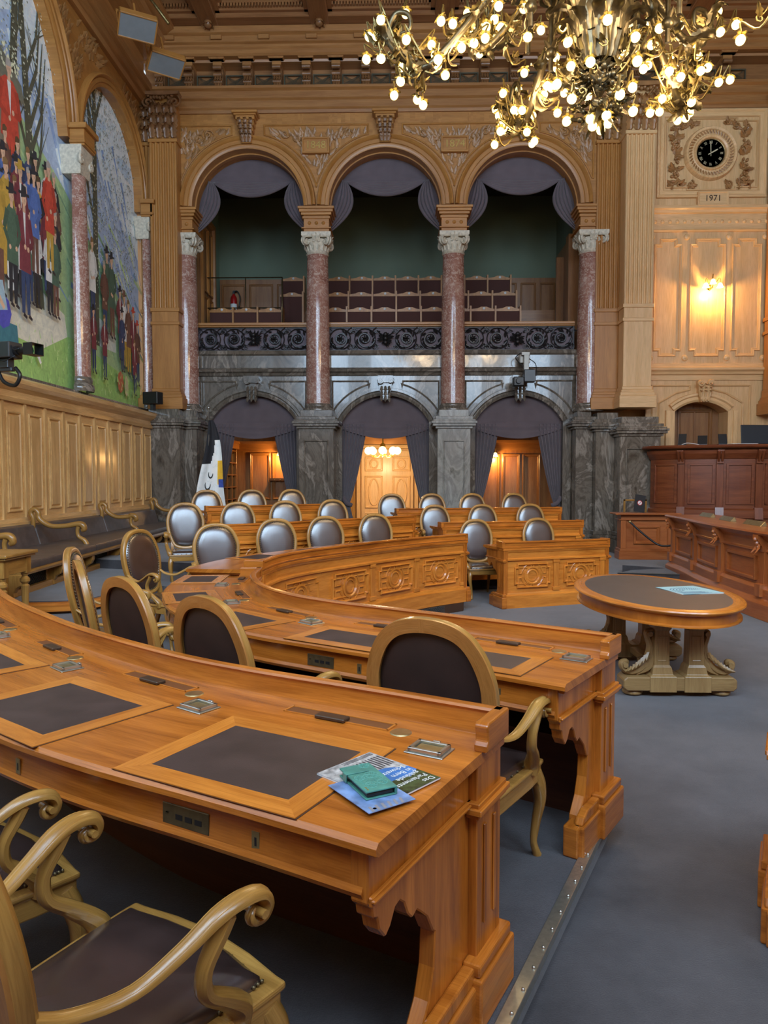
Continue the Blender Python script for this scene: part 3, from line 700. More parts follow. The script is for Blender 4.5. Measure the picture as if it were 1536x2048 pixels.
mb = MB(R90); mb.lathe([(.34, 0), (.34, .05), (.36, .10), (.40, .12), (.42, .08), (.46, .07), (.53, .07), (.55, .11), (.60, .12), (.63, .06), (.64, 0)], 40); mb.build('ring_frame', OAKP, clk, True, auto=35)
mb = MB()
for k in range(44):
    a = k*2*PI/44; mb.leaf((.45*math.cos(a), -.08, .45*math.sin(a)), (math.cos(a+.6), 0, math.sin(a+.6)), (0, -1, 0), .10, .03, .2, 2)
mb.build('ring_carving', OAKCARV, clk, True, kind='stuff')
mb = MB(R90); mb.lathe([(.001, .045), (.335, .045), (.335, .02)], 40); mb.build('dial', plain('clock_black', (.008, .012, .014), .25), clk)
mb = MB(R90); mb.lathe([(.325, .045), (.33, .06), (.345, .06), (.348, .045)], 40); mb.build('bezel', BRASS, clk, True)
PALE = plain('clock_gilt', (.72, .66, .42), .4, .3)
for k, s in enumerate(['XII', 'I', 'II', 'III', 'IIII', 'V', 'VI', 'VII', 'VIII', 'IX', 'X', 'XI']):
    a = PI/2-k*PI/6; text(s, .085, .002, PALE, (.255*math.cos(a), -.05, .255*math.sin(a)), (PI/2, -(a-PI/2), 0), 'numeral', clk, (.8, 1.15, 1))
for nm, a, l, w in (('hour_hand', PI/2-2*PI/6-.02, .2, .016), ('minute_hand', PI/2+.03, .29, .011)):
    mb = MB(Matrix.Rotation(-a, 4, 'Y')); mb.prism([(-.07, -w*.6), (-.07, w*.6), (l*.8, w), (l, 0), (l*.8, -w)], 'xz', -.06, -.055); mb.build(nm, PALE, clk)
mb = MB(); mb.box(7.14, 7.83, CY-.12, CY, 8.32, 8.62); mb.frame(rect(7.12, 7.85, 8.30, 8.64), [(0, 0), (0, -.14), (.025, -.14), (.05, -.12), (.05, 0)], CY)
pq = mb.build('date_plaque', OAKP, cw, bevel=.005); text('1971', .2, .003, LINE, (7.48, CY-.125, 8.47), (PI/2, 0, 0), 'date_lettering', pq)
mb = MB(); mb.sweep([(-.1, 7.72), (.03, 7.72), (.05, 7.76), (.03, 7.78), (.03, 8.14), (.07, 8.16), (.09, 8.22), (.13, 8.25), (.13, 8.32), (-.1, 8.32)], [(9.4, CY), (6.0, CY)])
mb.sweep([(-.1, 4.16), (.03, 4.16), (.04, 4.28), (.08, 4.30), (.10, 4.36), (.15, 4.40), (.15, 4.45), (.07, 4.48), (.06, 4.56), (-.1, 4.6)], [(9.4, CY), (6.0, CY)]); mb.build('frieze_moulding', OAKP, cw)
rs = MB(Matrix.Rotation(PI/2, 4, 'X')); rs.lathe([(.0001, .03), (.03, .025), (.048, 0)], 14)
for k in range(16):
    if k == 0: st = rs.build('stud', OAKP, cw, True); st.location = (6.14, CY-.03, 7.96)
    else: share(st, 'stud', cw, (6.14+k*.178, CY-.03, 7.96))
ro = MB(R90); ro.lathe([(.0001, .05), (.025, .06), (.03, .03), (.05, .045), (.065, .03), (.08, 0)], 14)
for k, (x, z) in enumerate([(x, z) for x in (6.08, 6.92, 7.93, 8.8) for z in (7.6, 4.7)]):
    if k == 0: rr_ = ro.build('rosette', OAKP, cw, True); rr_.location = (x, CY, z)
    else: share(rr_, 'rosette', cw, (x, CY, z))
for a, b in ((6.14, 6.82), (7.0, 7.86), (8.01, 8.72)):
    mb = MB(); mb.frame(ears(a, b, 4.74, 7.56, .13, .13), [(0, 0), (0, -.03), (.015, -.045), (.03, -.03), (.045, -.03), (.06, 0)], CY); mb.frame(ears(a+.05, b-.05, 4.79, 7.51, .13, .13), [(0, 0), (0, -.01), (.012, -.018), (.022, 0)], CY)
    mb.build('wall_panel', OAKP, cw)
rn = (.64**2+.24**2)/.48; hn = math.asin(.64/rn)
mb = MB(); mb.arc([(rn, .02), (rn, -.05), (rn+.05, -.08), (rn+.12, -.06), (rn+.15, -.1), (rn+.2, -.1), (rn+.22, .02)], 7.33, 3.64-rn, PI/2-hn, PI/2+hn, 16, CY)
for s in (-1, 1): mb.sweep([(0, 0)]*0 or [(0, 1.2), (0, 3.42), (.0, 3.43), (0, 1.2)], [(7.33+s*.64, CY), (7.33+s*.86, CY)]); mb.box(*sorted((7.33+s*.64, 7.33+s*.76)), CY-.07, CY, 1, 3.42, 2); mb.box(*sorted((7.33+s*.76, 7.33+s*.86)), CY-.1, CY, 1, 3.42, 2)
mb.build('niche_architrave', OAKP, cw)
for s in (-1, 1):
    X = lambda a: 7.33+s*a
    mb = MB(); pts = [(X(.25), 4.05), (X(1.2), 4.05), (X(1.2), 3.0), (X(1.0), 3.0), (X(1.0), 3.6), (X(.6), 3.83), (X(.25), 3.92)]
    mb.frame(pts if s < 0 else pts[::-1], [(0, 0), (0, -.03), (.02, -.045), (.04, -.02), (.04, 0)], CY); mb.build('niche_side_panel', OAKP, cw)
mb = MB(); mb.prism([(7.2, 4.14), (7.52, 4.14), (7.46, 3.62), (7.26, 3.62)], 'xz', CY-.2, CY); 
for s in (-1, 1): mb.tube(spiral((7.36+s*.12, CY-.22, 4.07), .08, .02, 1.5, 0, 12, sgn=s), .035, 6)
for k in range(3):
    for s in (-.1, 0, .1): mb.acan((7.36+s, CY-.2, 3.8-.08*k+.1), (s, -.1, 1), (0, -1, 0), .22, .055, 110)
for s in (-.07, 0, .07): mb.ball((7.36+s, CY-.22, 3.66), .035, 6)
mb.build('niche_keystone', OAKP, cw, True, kind='stuff', auto=40)
# sconce with three lit shades
def sconce(loc, n, label, power, m=GLASSW, sc=1):
    t = thing('wall_sconce', label, 'lamp', loc)
    mb = MB(R90); mb.lathe([(.001, .04), (.05, .035), (.075, .015), (.09, 0)], 14); mb.build('back_plate', LEAFM, t, True)
    g = None
    for k in range(n):
        x = (k-(n-1)/2)*.17*sc; z = (.07 if k % 2 else -.02)
        mb = MB(); mb.tube([(0, -.03, -.1), (x*.4, -.14, -.02), (x*.8, -.2, z+.15), (x, -.22, z+.14), (x, -.22, z+.06)], [.012, .011, .01, .01, .01], 6, 5); mb.build('arm', LEAFM, t, True)
        if g is None:
            mb = MB(); mb.lathe([(.02, .05), (.045, .03), (.055, -.01), (.075, -.05), (.085, -.06), (.07, -.062), (.001, -.055)], 14); g = mb.build('glass_shade', m, t, True); g.location = (x, -.22, z)
        else: share(g, 'glass_shade', t, (x, -.22, z))
    point('sconce_light', (0, -.32, -.16), power, (1, .55, .18), .05, t)
    return t
sconce((7.48, CY, 6.42), 3, 'gilded wall sconce with three glowing tulip shades below the clock', 60)
# right hand return wall and front wall with windows, enclosing the room
mb = MB(); mb.box(9.4, 9.6, -1.8, 18.4, 0, 13.5, 1); struct(mb.build('wall_right', OAKW))
mb = MB(); mb.box(-6.5, 9.5, -1.8, -1.6, 0, 5.7, 0); mb.box(-6.5, 9.5, -1.8, -1.6, 11.5, 13.5, 0)
e = [-6.5]+[q for x in WINX for q in (x-1.25, x+1.25)]+[9.5]
for a, b in zip(e[::2], e[1::2]): mb.box(a, b, -1.8, -1.6, 5.7, 11.5, 2)
struct(mb.build('wall_front', WAIN))
for k, x in enumerate(WINX):
    mb = MB(); mb.box(x-1.25, x-1.15, -1.75, -1.65, 5.7, 11.5); mb.box(x+1.15, x+1.25, -1.75, -1.65, 5.7, 11.5)
    for z in (5.7, 7.6, 9.5, 11.4): mb.box(x-1.2, x+1.2, -1.74, -1.66, z, z+.1)
    mb.box(x-.04, x+.04, -1.74, -1.66, 5.7, 11.5); struct(mb.build('window_%d' % (k+1), OAKW))

# ================================================================ LEFT WALL
TL = Matrix.Translation((-6.25, 0, 0)) @ Matrix.Rotation(PI/2, 4, 'Z')      # local x = world y, local -y = into the room
LA = [(16.05, 1.66, 8.4), (11.15, 2.65, 8.4), (6.25, 1.66, 8.4), (1.2, 1.66, 8.4)]
mb = MB(TL); plate(mb, -1.7, 17.9, 8.2, 10.95, [(c, r, s, min(r, 2.45) if r > 2 else r, None) for c, r, s in sorted(LA)], 0, .25, 26)
mb.box(-1.7, -.5, 0, .25, 0, 8.3); mb.box(-1.7, 17.9, .2, .25, 0, 12.9)
wl = struct(mb.build('wall_left', OAKW))
for c, r, s in LA[:3]:
    mb = MB(TL)
    if r < 2: mb.arc(ring_prof(r, r+.27), c, s, 0, PI, 34)
    else: mb.arc(ring_prof(r, r+.27), c, s, 0, PI, 40, sz=2.45/2.65)
    mb.build('archivolt', OAKW, wl, True, auto=30)
def carveL(cy0, cy1, n, src):
    def ins(x, z): return all(math.hypot(x-c, (z-s)*(1 if r < 2 else 1.08)) > r+.36 for c, r, s in LA) and z < 10.7
    mb = MB(TL); carve(mb, ins, cy0, cy1, 9.0, 10.7, 0, n, .22, src, .7); mb.build('foliage_carving', OAKCARV, wl, True, kind='stuff')
carveL(13.2, 15.6, 60, (14.1, 8.8)); carveL(16.6, 17.85, 30, (17.9, 9.0)); carveL(12.0, 13.6, 10, (13.8, 9.3))
# cornice running along the left wall
mb = MB(TL); mb.sweep([(-.2, 10.72), (.1, 10.72), (.14, 10.8), (.2, 10.84), (.2, 10.98), (.28, 11.02), (.28, 11.2), (-.2, 11.2)], [(17.7, 0), (-1.6, 0)])
mb.sweep([(-.2, 11.19), (.1, 11.19), (.1, 11.8), (.45, 11.84), (.5, 11.9), (.5, 12.0), (.62, 12.06), (.68, 12.14), (.62, 12.22), (.9, 12.34), (.9, 12.42), (-.2, 12.42)], [(17.7, 0), (-1.6, 0)])
mb.build('cornice', OAKU, wl)
mb = MB(TL); mb.sweep([(-.26, 3.46), (.06, 3.46), (.08, 3.42), (.08, 3.2), (-.26, 3.2)], [(17.7, 0), (-1.6, 0)]); mb.build('stone_sill', GREYM, wl)
def wcol(y, label, r=.21):
    t = thing('marble_half_column', label, 'column', (-6.25, y, 3.46), PI/2)
    mb = MB(); mb.lathe([(r*1.25, 0), (r*1.3, .06), (r*1.25, .12), (r*1.08, .16), (r*1.15, .22), (r*1.02, .28)], 20, a0=-PI, a1=0); mb.build('base', GREYM, t, True, auto=40)
    mb = MB(); mb.lathe([(r, .28), (r*1.0, 1.6), (r*.86, 4.1)], 20, a0=-PI, a1=0); mb.build('shaft', PINKM, t, True)
    mb = MB(); mb.sq([(r*.9, 4.1), (r*1.0, 4.14), (r*1.0, 4.3), (r*1.2, 4.5), (r*1.2, 4.62)], (0, 0, 0), 1, .9)
    for s in (-1, 1): mb.tube(spiral((s*r*.95, -r*.95, 4.36), .1, .025, 1.5, PI/2, 14, sgn=-s), .035, 6)
    mb.build('capital', CREAM, t, True, auto=40)
    mb = MB(TL); mb.box(y-.24, y+.24, -.28, 0, 8.06, 8.4); mb.box(y-.3, y+.3, -.34, 0, 8.36, 8.46); mb.box(y-.27, y+.27, -.3, 0, 8.1, 8.16); mb.build('impost_block', OAKW, wl, bevel=.008)
wcol(14.1, 'pink marble half column between the painted wall fields'); wcol(17.86, 'pink marble half column at the far end of the painted wall', .18); wcol(8.2, 'pink marble half column on the near side of the tall painted field')
# painted mural: flat print on a panel behind the arches
mu = MB(TL); DEP = [.19]
def poly(pts, col, j=.06):
    DEP[0] -= .00002; d = DEP[0]; k = 1+random.uniform(-j, j); c = tuple(min(1, max(0, x*k)) for x in col)
    ar = sum(pts[i][0]*pts[(i+1) % len(pts)][1]-pts[(i+1) % len(pts)][0]*pts[i][1] for i in range(len(pts)))
    mu.add([(a, d, b) for a, b in pts], [tuple(range(len(pts)))], uv=[(a, b) for a, b in pts], col=c)
def blob(x, z, rx, rz, col, n=8, a=0): poly([(x+rx*math.cos(t)*math.cos(a)-rz*math.sin(t)*math.sin(a), z+rx*math.cos(t)*math.sin(a)+rz*math.sin(t)*math.cos(a)) for t in [2*PI*k/n for k in range(n)]], col)
def strk(x0, z0, x1, z1, w0, w1, col):
    d = math.hypot(x1-x0, z1-z0) or 1; nx, nz = -(z1-z0)/d, (x1-x0)/d
    poly([(x0+nx*w0, z0+nz*w0), (x0-nx*w0, z0-nz*w0), (x1-nx*w1, z1-nz*w1), (x1+nx*w1, z1+nz*w1)], col)
U = random.uniform
poly([(0, 3.4), (17.9, 3.4), (17.9, 10.95), (0, 10.95)], (.56, .64, .68))
for k in range(60): x = U(8, 17.6); z = U(7.5, 10.8); blob(x, z, U(.3, .9), U(.08, .2), (.62, .68, .7) if U(0, 1) < .6 else (.42, .54, .66), 10, U(-.4, .2))
ridge = [(8, 9.3), (9.2, 8.9), (10.4, 9.6), (11.3, 9.0), (12.2, 9.5), (13.1, 8.7), (14.2, 8.6), (15.2, 8.9), (16.1, 8.0), (17, 7.6), (17.9, 7.1)]
poly([(8, 3.5)]+ridge+[(17.9, 3.5)], (.36, .46, .62))
for k in range(170):
    x = U(8, 17.8); z = U(6.2, 9.2); L = U(.2, .8); strk(x, z, x+L*.55, z-L, U(.02, .08), .01, random.choice([(.6, .67, .7), (.2, .3, .52), (.46, .56, .66), (.58, .66, .7)]))
poly([(8, 3.5), (8, 8.0), (10.5, 7.7), (12.5, 7.9), (14, 7.3), (15.6, 6.4), (17.9, 5.2), (17.9, 3.5)], (.30, .43, .22))
for k in range(120):
    x = U(8, 17.8); z = U(4.6, 7.6); strk(x, z, x+U(.3, .8), z-U(.2, .6), U(.02, .07), .01, random.choice([(.42, .55, .28), (.2, .34, .2), (.18, .3, .44), (.5, .58, .4)]))
poly([(8, 3.5), (8, 5.0), (12.5, 4.55), (14.5, 4.5), (17.9, 4.0), (17.9, 3.5)], (.27, .45, .14))
poly([(8, 4.4), (8, 5.9), (9.5, 5.9), (11.0, 5.5), (12.4, 5.3), (13.9, 4.9), (14, 4.5), (13, 4.1)], (.60, .60, .50))
poly([(14.4, 4.6), (14.4, 5.3), (15.3, 5.25), (16.4, 5.0), (16.4, 4.6)], (.52, .56, .5))
for k in range(260): x = U(8, 17.8); z = U(3.5, 4.6-(x-8)*.05); strk(x, z, x+U(-.05, .05), z+U(.05, .16), .015, .004, random.choice([(.36, .56, .18), (.18, .34, .1), (.5, .62, .3)]))
def tree(x, z0, z1, w, lean=0, br=6):
    c = (.085, .085, .055); strk(x, z0, x+lean, z1, w, w*.45, c)
    for k in range(br):
        t = U(.35, .95); bx = x+lean*t; bz = z0+(z1-z0)*t; s = random.choice((-1, 1)); L = U(.5, 1.3); m = (bx+s*L*.35, bz+L*.7)
        strk(bx, bz, m[0], m[1], w*.35, w*.25, c); strk(m[0], m[1], m[0]+s*L*.15, m[1]+L*.9, w*.25, w*.08, c)
        for q in range(3): strk(m[0], m[1], m[0]+U(-.4, .4), m[1]+U(.2, .8), .014, .005, c)
    for k in range(90): t = U(0, 1); blob(x+lean*t+U(-w, w)*1.2, z0+(z1-z0)*t, .018, .022, (.5, .52, .36), 5)
tree(12.95, 4.8, 10.4, .16, -.5, 8); tree(15.35, 4.6, 10.2, .15, .1, 8); tree(11.2, 6.5, 10.9, .3, .1, 7); tree(10.0, 6.8, 10.9, .22, -.2, 6); tree(12.1, 7.5, 10.9, .14, .3, 6); tree(14.75, 7.0, 10.0, .08, -.1, 4)
for k in range(1500):
    x = U(14.45, 17.6); z = U(6.0, 10.0)
    blob(x, z, U(.012, .03), U(.01, .022), (.14, .17, .13) if U(0, 1) < .75 else (.6, .62, .5), 5, -.6)
for k in range(900): x = U(8.8, 13.6); z = U(8.2, 10.8); blob(x, z, U(.012, .034), U(.01, .025), (.16, .18, .13) if U(0, 1) < .45 else (.60, .63, .52), 5)
# timber stand with roof and speakers
for x in (10.6, 11.7, 12.2): strk(x, 6.2, x, 8.3, .06, .06, (.2, .16, .11))
poly([(9.0, 8.9), (12.45, 8.05), (12.35, 8.35), (10.6, 9.2), (9, 9.6)], (.14, .14, .10))
for k in range(160): x = U(9.4, 12.3); blob(x, 8.45+(12.3-x)*.28+U(-.2, .2), .03, .035, (.58, .6, .42), 5)
poly([(8.5, 6.75), (12.6, 6.05), (12.6, 6.25), (8.5, 7.05)], (.22, .19, .14))
SK = (.55, .36, .24)
def fig(x, z, h, coat, leg, hat=None, skin=SK, w=.13, hand=True, shirt=None):
    s = h/1.7; w *= s
    for q in (-1, 1): strk(x+q*.05*s, z+.82*s, x+q*.07*s, z+.05*s, .062*s, .04*s, leg); strk(x+q*.07*s, z+.04*s, x+q*.07*s+.09*s, z, .03*s, .02*s, (.04, .03, .03))
    poly([(x-w, z+1.38*s), (x-w*.5, z+1.46*s), (x+w*.5, z+1.46*s), (x+w, z+1.38*s), (x+w*1.05, z+1.0*s), (x+w*1.2, z+.62*s), (x-w*1.2, z+.62*s), (x-w*1.05, z+1.0*s)], coat)
    if shirt: poly([(x-w*.25, z+1.42*s), (x+w*.25, z+1.42*s), (x+w*.12, z+.95*s)], shirt)
    for q in (-1, 1):
        ex, ez = x+q*(w+.08*s), z+U(1.0, 1.1)*s; hx, hz = x+q*U(-.02, .14)*s, z+U(.78, 1.05)*s
        dk = tuple(c*.8 for c in coat); strk(x+q*w*.9, z+1.36*s, ex, ez, .055*s, .045*s, dk); strk(ex, ez, hx, hz, .045*s, .035*s, dk)
        if hand: blob(hx, hz, .035*s, .04*s, skin, 6)
    strk(x, z+1.42*s, x, z+1.52*s, .04*s, .035*s, skin); blob(x, z+1.6*s, .07*s, .1*s, skin, 9)
    hc = hat or random.choice([(.1, .06, .03), (.35, .33, .3), (.2, .12, .05)])
    poly([(x-.078*s, z+1.6*s), (x-.07*s, z+1.7*s), (x, z+1.735*s), (x+.07*s, z+1.7*s), (x+.05*s, z+1.64*s)], hc)
    if hat: strk(x-.14*s, z+1.66*s, x+.14*s, z+1.68*s, .02*s, .02*s, hat); poly([(x-.07*s, z+1.66*s), (x-.06*s, z+1.78*s), (x+.06*s, z+1.78*s), (x+.07*s, z+1.66*s)], hat)
    strk(x+.015*s, z+1.6*s, x+.03*s, z+1.57*s, .008*s, .006*s, tuple(c*.6 for c in skin))
RED = (.45, .06, .035); NAVY = (.04, .06, .13); BRN = (.14, .07, .05); OCH = (.42, .27, .05); GRN = (.07, .12, .08); WHT = (.62, .64, .62); MAR = (.17, .04, .05); BLU = (.08, .14, .36); BLK = (.03, .03, .035)
for x, h in ((9.5, 2.0), (10.3, 2.0), (10.9, 2.1), (11.35, 2.0), (11.95, 2.0)): fig(x, 6.55, h, RED, RED, None, w=.2, shirt=WHT)
for r in range(4):
    for k in range(15):
        x = 8.8+k*.33+U(-.08, .08); 
        if x < 13.6: fig(x, 4.95-.05*(x-9)+(3-r)*.34, 1.6, random.choice([NAVY, BRN, OCH, GRN, WHT, MAR, BLU, BLK]), random.choice([BRN, NAVY, WHT, BLK]), random.choice([None, None, BLK]), hand=False)
for a in ((13.2, 5.5, 1.95, RED, OCH, None), (12.65, 5.3, 1.8, BLU, BRN, BLK), (12.2, 5.2, 1.8, MAR, WHT, OCH), (11.75, 5.0, 1.9, OCH, OCH, None), (12.3, 4.5, 2.1, MAR, NAVY, BLK), (11.5, 4.7, 2.0, OCH, BRN, BLK), (11.9, 4.6, 1.9, GRN, BLK, BLK), (11.1, 4.9, 1.9, NAVY, GRN, None), (10.7, 4.75, 2.3, WHT, BLU, None), (9.9, 4.7, 2.2, BRN, NAVY, None),
          (14.7, 4.95, 1.7, WHT, BLU, MAR), (15.0, 5.0, 1.7, WHT, NAVY, None), (15.75, 4.9, 1.8, GRN, GRN, BLK), (16.0, 4.85, 1.8, GRN, BRN, BLK), (15.6, 4.8, 1.6, BRN, NAVY, None), (16.45, 4.45, 1.6, MAR, NAVY, BLK), (16.7, 4.3, 1.7, WHT, OCH, BRN), (16.95, 4.2, 1.7, BRN, OCH, None), (17.25, 4.15, 1.6, MAR, NAVY, RED), (17.5, 4.0, 1.5, BRN, NAVY, RED), (16.55, 4.2, 1.4, NAVY, NAVY, BLK),
          (15.0, 3.95, 1.35, MAR, NAVY, BLK), (15.55, 3.9, 1.35, MAR, NAVY, None), (17.3, 3.75, 1.3, MAR, NAVY, None)): fig(*a, shirt=WHT if a[3] == MAR else None)
# seated woman in a blue apron
strk(11.2, 4.0, 12.0, 4.1, .3, .2, (.05, .16, .2)); blob(11.55, 4.45, .26, .28, (.08, .08, .4)); strk(11.4, 4.9, 11.5, 4.45, .17, .2, (.3, .42, .5)); blob(11.38, 5.2, .1, .13, SK); blob(11.36, 5.3, .11, .08, (.1, .05, .03)); strk(11.2, 4.9, 11.6, 4.5, .05, .04, SK)
strk(12.6, 4.0, 12.75, 3.8, .05, .03, WHT); blob(16.4, 3.95, .18, .25, (.4, .12, .06)); blob(16.75, 3.9, .13, .24, (.45, .42, .25)); strk(16.7, 5.7, 16.5, 6.3, .02, .005, (.3, .2, .1))
for k in range(60): x = U(14.3, 17.7); z = U(3.6, 4.2); strk(x, z, x+U(-.1, .1), z+.12, .02, .004, (.38, .55, .2))
mur = mu.build('mural', vcol('mural_paint', .65)); tag(mur, 'large wall painting of an alpine gathering under flowering trees behind the arches', 'painting')

# wainscot, floor to sill
mb = MB(); mb.box(-6.2, -6.0, -1.6, 17.6, 0, 3.2, 1); wp = struct(mb.build('wall_left.001', WAIN))
TW = Matrix.Translation((-6.0, 0, 0)) @ Matrix.Rotation(PI/2, 4, 'Z')
mb = MB(TW); mb.sweep([(-.2, 2.96), (.05, 2.96), (.07, 3.02), (.05, 3.04), (.05, 3.12), (.12, 3.18), (.16, 3.24), (.16, 3.3), (.10, 3.34), (-.2, 3.34)], [(17.6, 0), (4, 0)]); mb.sweep([(-.1, 1.02), (.05, 1.02), (.06, 1.06), (.05, 1.16), (-.1, 1.16)], [(17.6, 0), (4, 0)])
mb.build('cornice', WAIN, wp)
P0 = 17.35
for k in range(14):
    b = P0-k*.66; a = b-.66; mb = MB(TW); mb.box(a+.02, a+.09, -.035, 0, 1.16, 2.96, 2)
    mb.frame(rect(a+.17, b-.06, 1.26, 2.82), [(0, 0), (0, -.02), (.015, -.032), (.03, -.03), (.045, -.004), (.05, 0)], 0); mb.frame(rect(a+.22, b-.11, 1.31, 2.77), [(0, -.004), (.025, -.028), (.03, -.028), (.03, 0)], 0); mb.box(a+.25, b-.14, -.028, 0, 1.34, 2.74, 2)
    mb.build('wainscot_panel', WAIN, wp)

# ================================================================ COLUMNS AND ARCADE FITTINGS
def column(x, y, label, a0=0, a1=2*PI):
    t = thing('marble_column', label, 'column', (x, y, 3.42), 0, 'pink marble columns of the arcade')
    mb = MB(); mb.lathe([(.38, 0), (.39, .05), (.375, .09), (.33, .11), (.345, .15), (.33, .18), (.312, .2)], 28, a0=a0, a1=a1); mb.build('base', GREYM if a1-a0 > 6 else GREYM, t, True, auto=50)
    mb = MB(); mb.lathe([(.305, .2), (.30, 1.2), (.285, 2.6), (.262, 3.86)], 28, a0=a0, a1=a1); mb.build('shaft', PINKM, t, True)
    mb = MB(); mb.lathe([(.262, 3.84), (.285, 3.87), (.265, 3.9), (.255, 3.93), (.27, 4.06), (.31, 4.14), (.30, 4.2)], 28, a0=a0, a1=a1)
    n = 16
    for k in range(n):
        a = a0+(a1-a0)*(k+.5)/n; mb.leaf((.262*math.cos(a), .262*math.sin(a), 3.92), (math.cos(a)*.12, math.sin(a)*.12, 1), (math.cos(a), math.sin(a), 0), .14, .05, .15, 2)
        mb.ball((.305*math.cos(a), .305*math.sin(a), 4.13), .03, 6)
    mb.sq([(.33, 4.22), (.36, 4.26), (.36, 4.34)])
    for k in range(4):
        a = PI/4+k*PI/2; 
        if not (a0-.2 <= a <= a1+.2) and a1-a0 < 6 and not (a0 <= a-2*PI <= a1): continue
        dx, dy = math.cos(a), math.sin(a); c = Vector((dx*.36, dy*.36, 4.14))
        for sd in (-1, 1):
            sp = []
            for i in range(19):
                q = i/18; r = .125*(.2)**q; an = PI/2-2.9*2*PI/2*q
                sp.append((c.x+dx*r*math.cos(an)+sd*(-dy)*.035, c.y+dy*r*math.cos(an)+sd*dx*.035, c.z+r*math.sin(an)))
            mb.tube(sp, [.034-.014*i/18 for i in range(19)], 6)
        mb.ball((c.x, c.y, c.z), .045, 8)
    for k in range(4):
        a = k*PI/2; 
        for q in range(3): mb.leaf((.30*math.cos(a), .30*math.sin(a), 4.12), (math.cos(a)*.2-math.sin(a)*(q-1)*.7, math.sin(a)*.2+math.cos(a)*(q-1)*.7, 1), (math.cos(a), math.sin(a), 0), .2, .05, .2)
    mb.build('capital', CREAM, t, True, auto=50)
    return t
CYc = 18.22
column(COLX[1], CYc, 'free-standing pink marble column left of the middle doorway'); column(COLX[2], CYc, 'free-standing pink marble column right of the middle doorway')
column(COLX[0]+.06, CYc, 'engaged pink marble column at the left end of the arcade beside the flag'); column(COLX[3], CYc, 'engaged pink marble column at the right end of the arcade beside the wood pilasters')

# ---- swagged curtains in the upper arches
def swag(mb, p, q, sag, thick, y, folds=4, n=22):
    for f in range(folds):
        t0 = f/(folds-1); pts = []; 
        for i in range(n+1):
            u = i/n; x = p[0]+(q[0]-p[0])*u; z = p[1]+(q[1]-p[1])*u-4*u*(1-u)*(sag-thick*(1-t0)); pts.append((x, y-.04-.05*math.sin(PI*u)*(1+.5*f), z))
        mb.tube(pts, [.016+.034*math.sin(PI*i/n) for i in range(n+1)], 6, up=(0, 1, 0))
def upper_curtain(x, label):
    t = thing('arch_curtain', label, 'curtain', (x, Y0+.6, SP-.2), 0, 'swagged curtains in the upper arches')
    H = .2
    mb = MB(); R = AR+.02; zt = H
    def fn(u, v):
        a = PI*.80-(PI*.60)*u; tx, tz = R*math.cos(a), H+R*math.sin(a)
        bz = (.78+H*1.0)-(4*u*(1-u))*.30+.02; bx = -.95+1.9*u
        return (tx*(1-v)+bx*v, -.03*math.sin(v*PI)-.012*math.sin(v*v*26)*v, tz*(1-v)+bz*v)
    mb.grid(fn, 24, 16); swag(mb, (-.98, .98), (.98, .98), .38, .30, -.03, 5); mb.build('swag', PURP, t, True)
    for s in (-1, 1):
        mb = MB()
        def f2(u, v):
            # u along from top point to bottom tail; v from arch edge to inner edge
            a = PI*.20*(1-u)+(-.12)*u; ox, oz = R*math.cos(a), H+R*math.sin(a)
            ix = .98+.06*u-.0+.33*u*u*1.0-.28*math.sin(PI*u)*.8; iz = .98-1.22*u
            ox = min(ox, R); 
            return (s*(ox*(1-v)+ix*v), -.02-.05*math.sin(v*PI*.9)-.02*math.sin(v*v*22), oz*(1-v)+iz*v)
        mb.grid(f2, 18, 16)
        for f in range(5):
            mb.tube([f2(i/16, 1-.17*f)[0:1]+(-.07-.01*f,)+f2(i/16, 1-.17*f)[2:] for i in range(17)], [.012+.030*math.sin(PI*i/16) for i in range(17)], 6, up=(0, 1, 0))
        mb.build('side_tail', PURP, t, True)
for x, l in zip(AX, ('left', 'middle', 'right')): upper_curtain(x, 'grey-violet swagged curtain hanging in the %s upper arch' % l)
# ---- door curtains
def door_curtain(x, label, sides=(1, 1)):
    t = thing('door_curtain', label, 'curtain', (x, 18.62, 0), 0, 'draped curtains in the marble doorways')
    mb = MB()
    def fn(u, v):
        X = -DW+2*DW*u; top = DS+DR-RR+math.sqrt(max(0, RR*RR-X*X))-.0; bot = 3.02-.24*math.sin(PI*u)
        return (X*1.0, -.02-.05*v*math.sin(PI*u)-(.022*math.sin(v*v*v*20) if v > .6 else 0), top*(1-v)+bot*v)
    mb.grid(fn, 24, 20); mb.build('valance', PURP, t, True)
    for s, on in zip((-1, 1), sides):
        mb = MB()
        def f2(u, v):       # v: height 3.05 -> 0 ; u across
            z = 3.15-3.15*v; tie = 1.12
            w = .62 if z > tie else .42
            k = abs(z-tie)/1.9; w = .17+.45*min(1, k)**.8 if z > tie else .17+.2*min(1, (tie-z)/.8)
            X = DW-w*u; return (s*X, -.03+.045*math.sin(u*6.5*2*PI)*(.5+.5*w/.6), z)
        mb.grid(f2, 52, 22); dr = mb.build('drape', PURP, t, True)
        mb = MB(); mb.tube([(s*(DW+.0), -.08, 1.3), (s*(DW-.1), -.11, 1.14), (s*(DW-.24), -.08, 1.08)], .045, 6, 4, flat=1.3); mb.build('tieback', PURP, dr, True)
door_curtain(AX[0], 'aubergine curtain tied back in the left doorway behind the flag'); door_curtain(AX[1], 'aubergine curtain tied back in the middle doorway'); door_curtain(AX[2], 'aubergine curtain tied back in the right doorway')

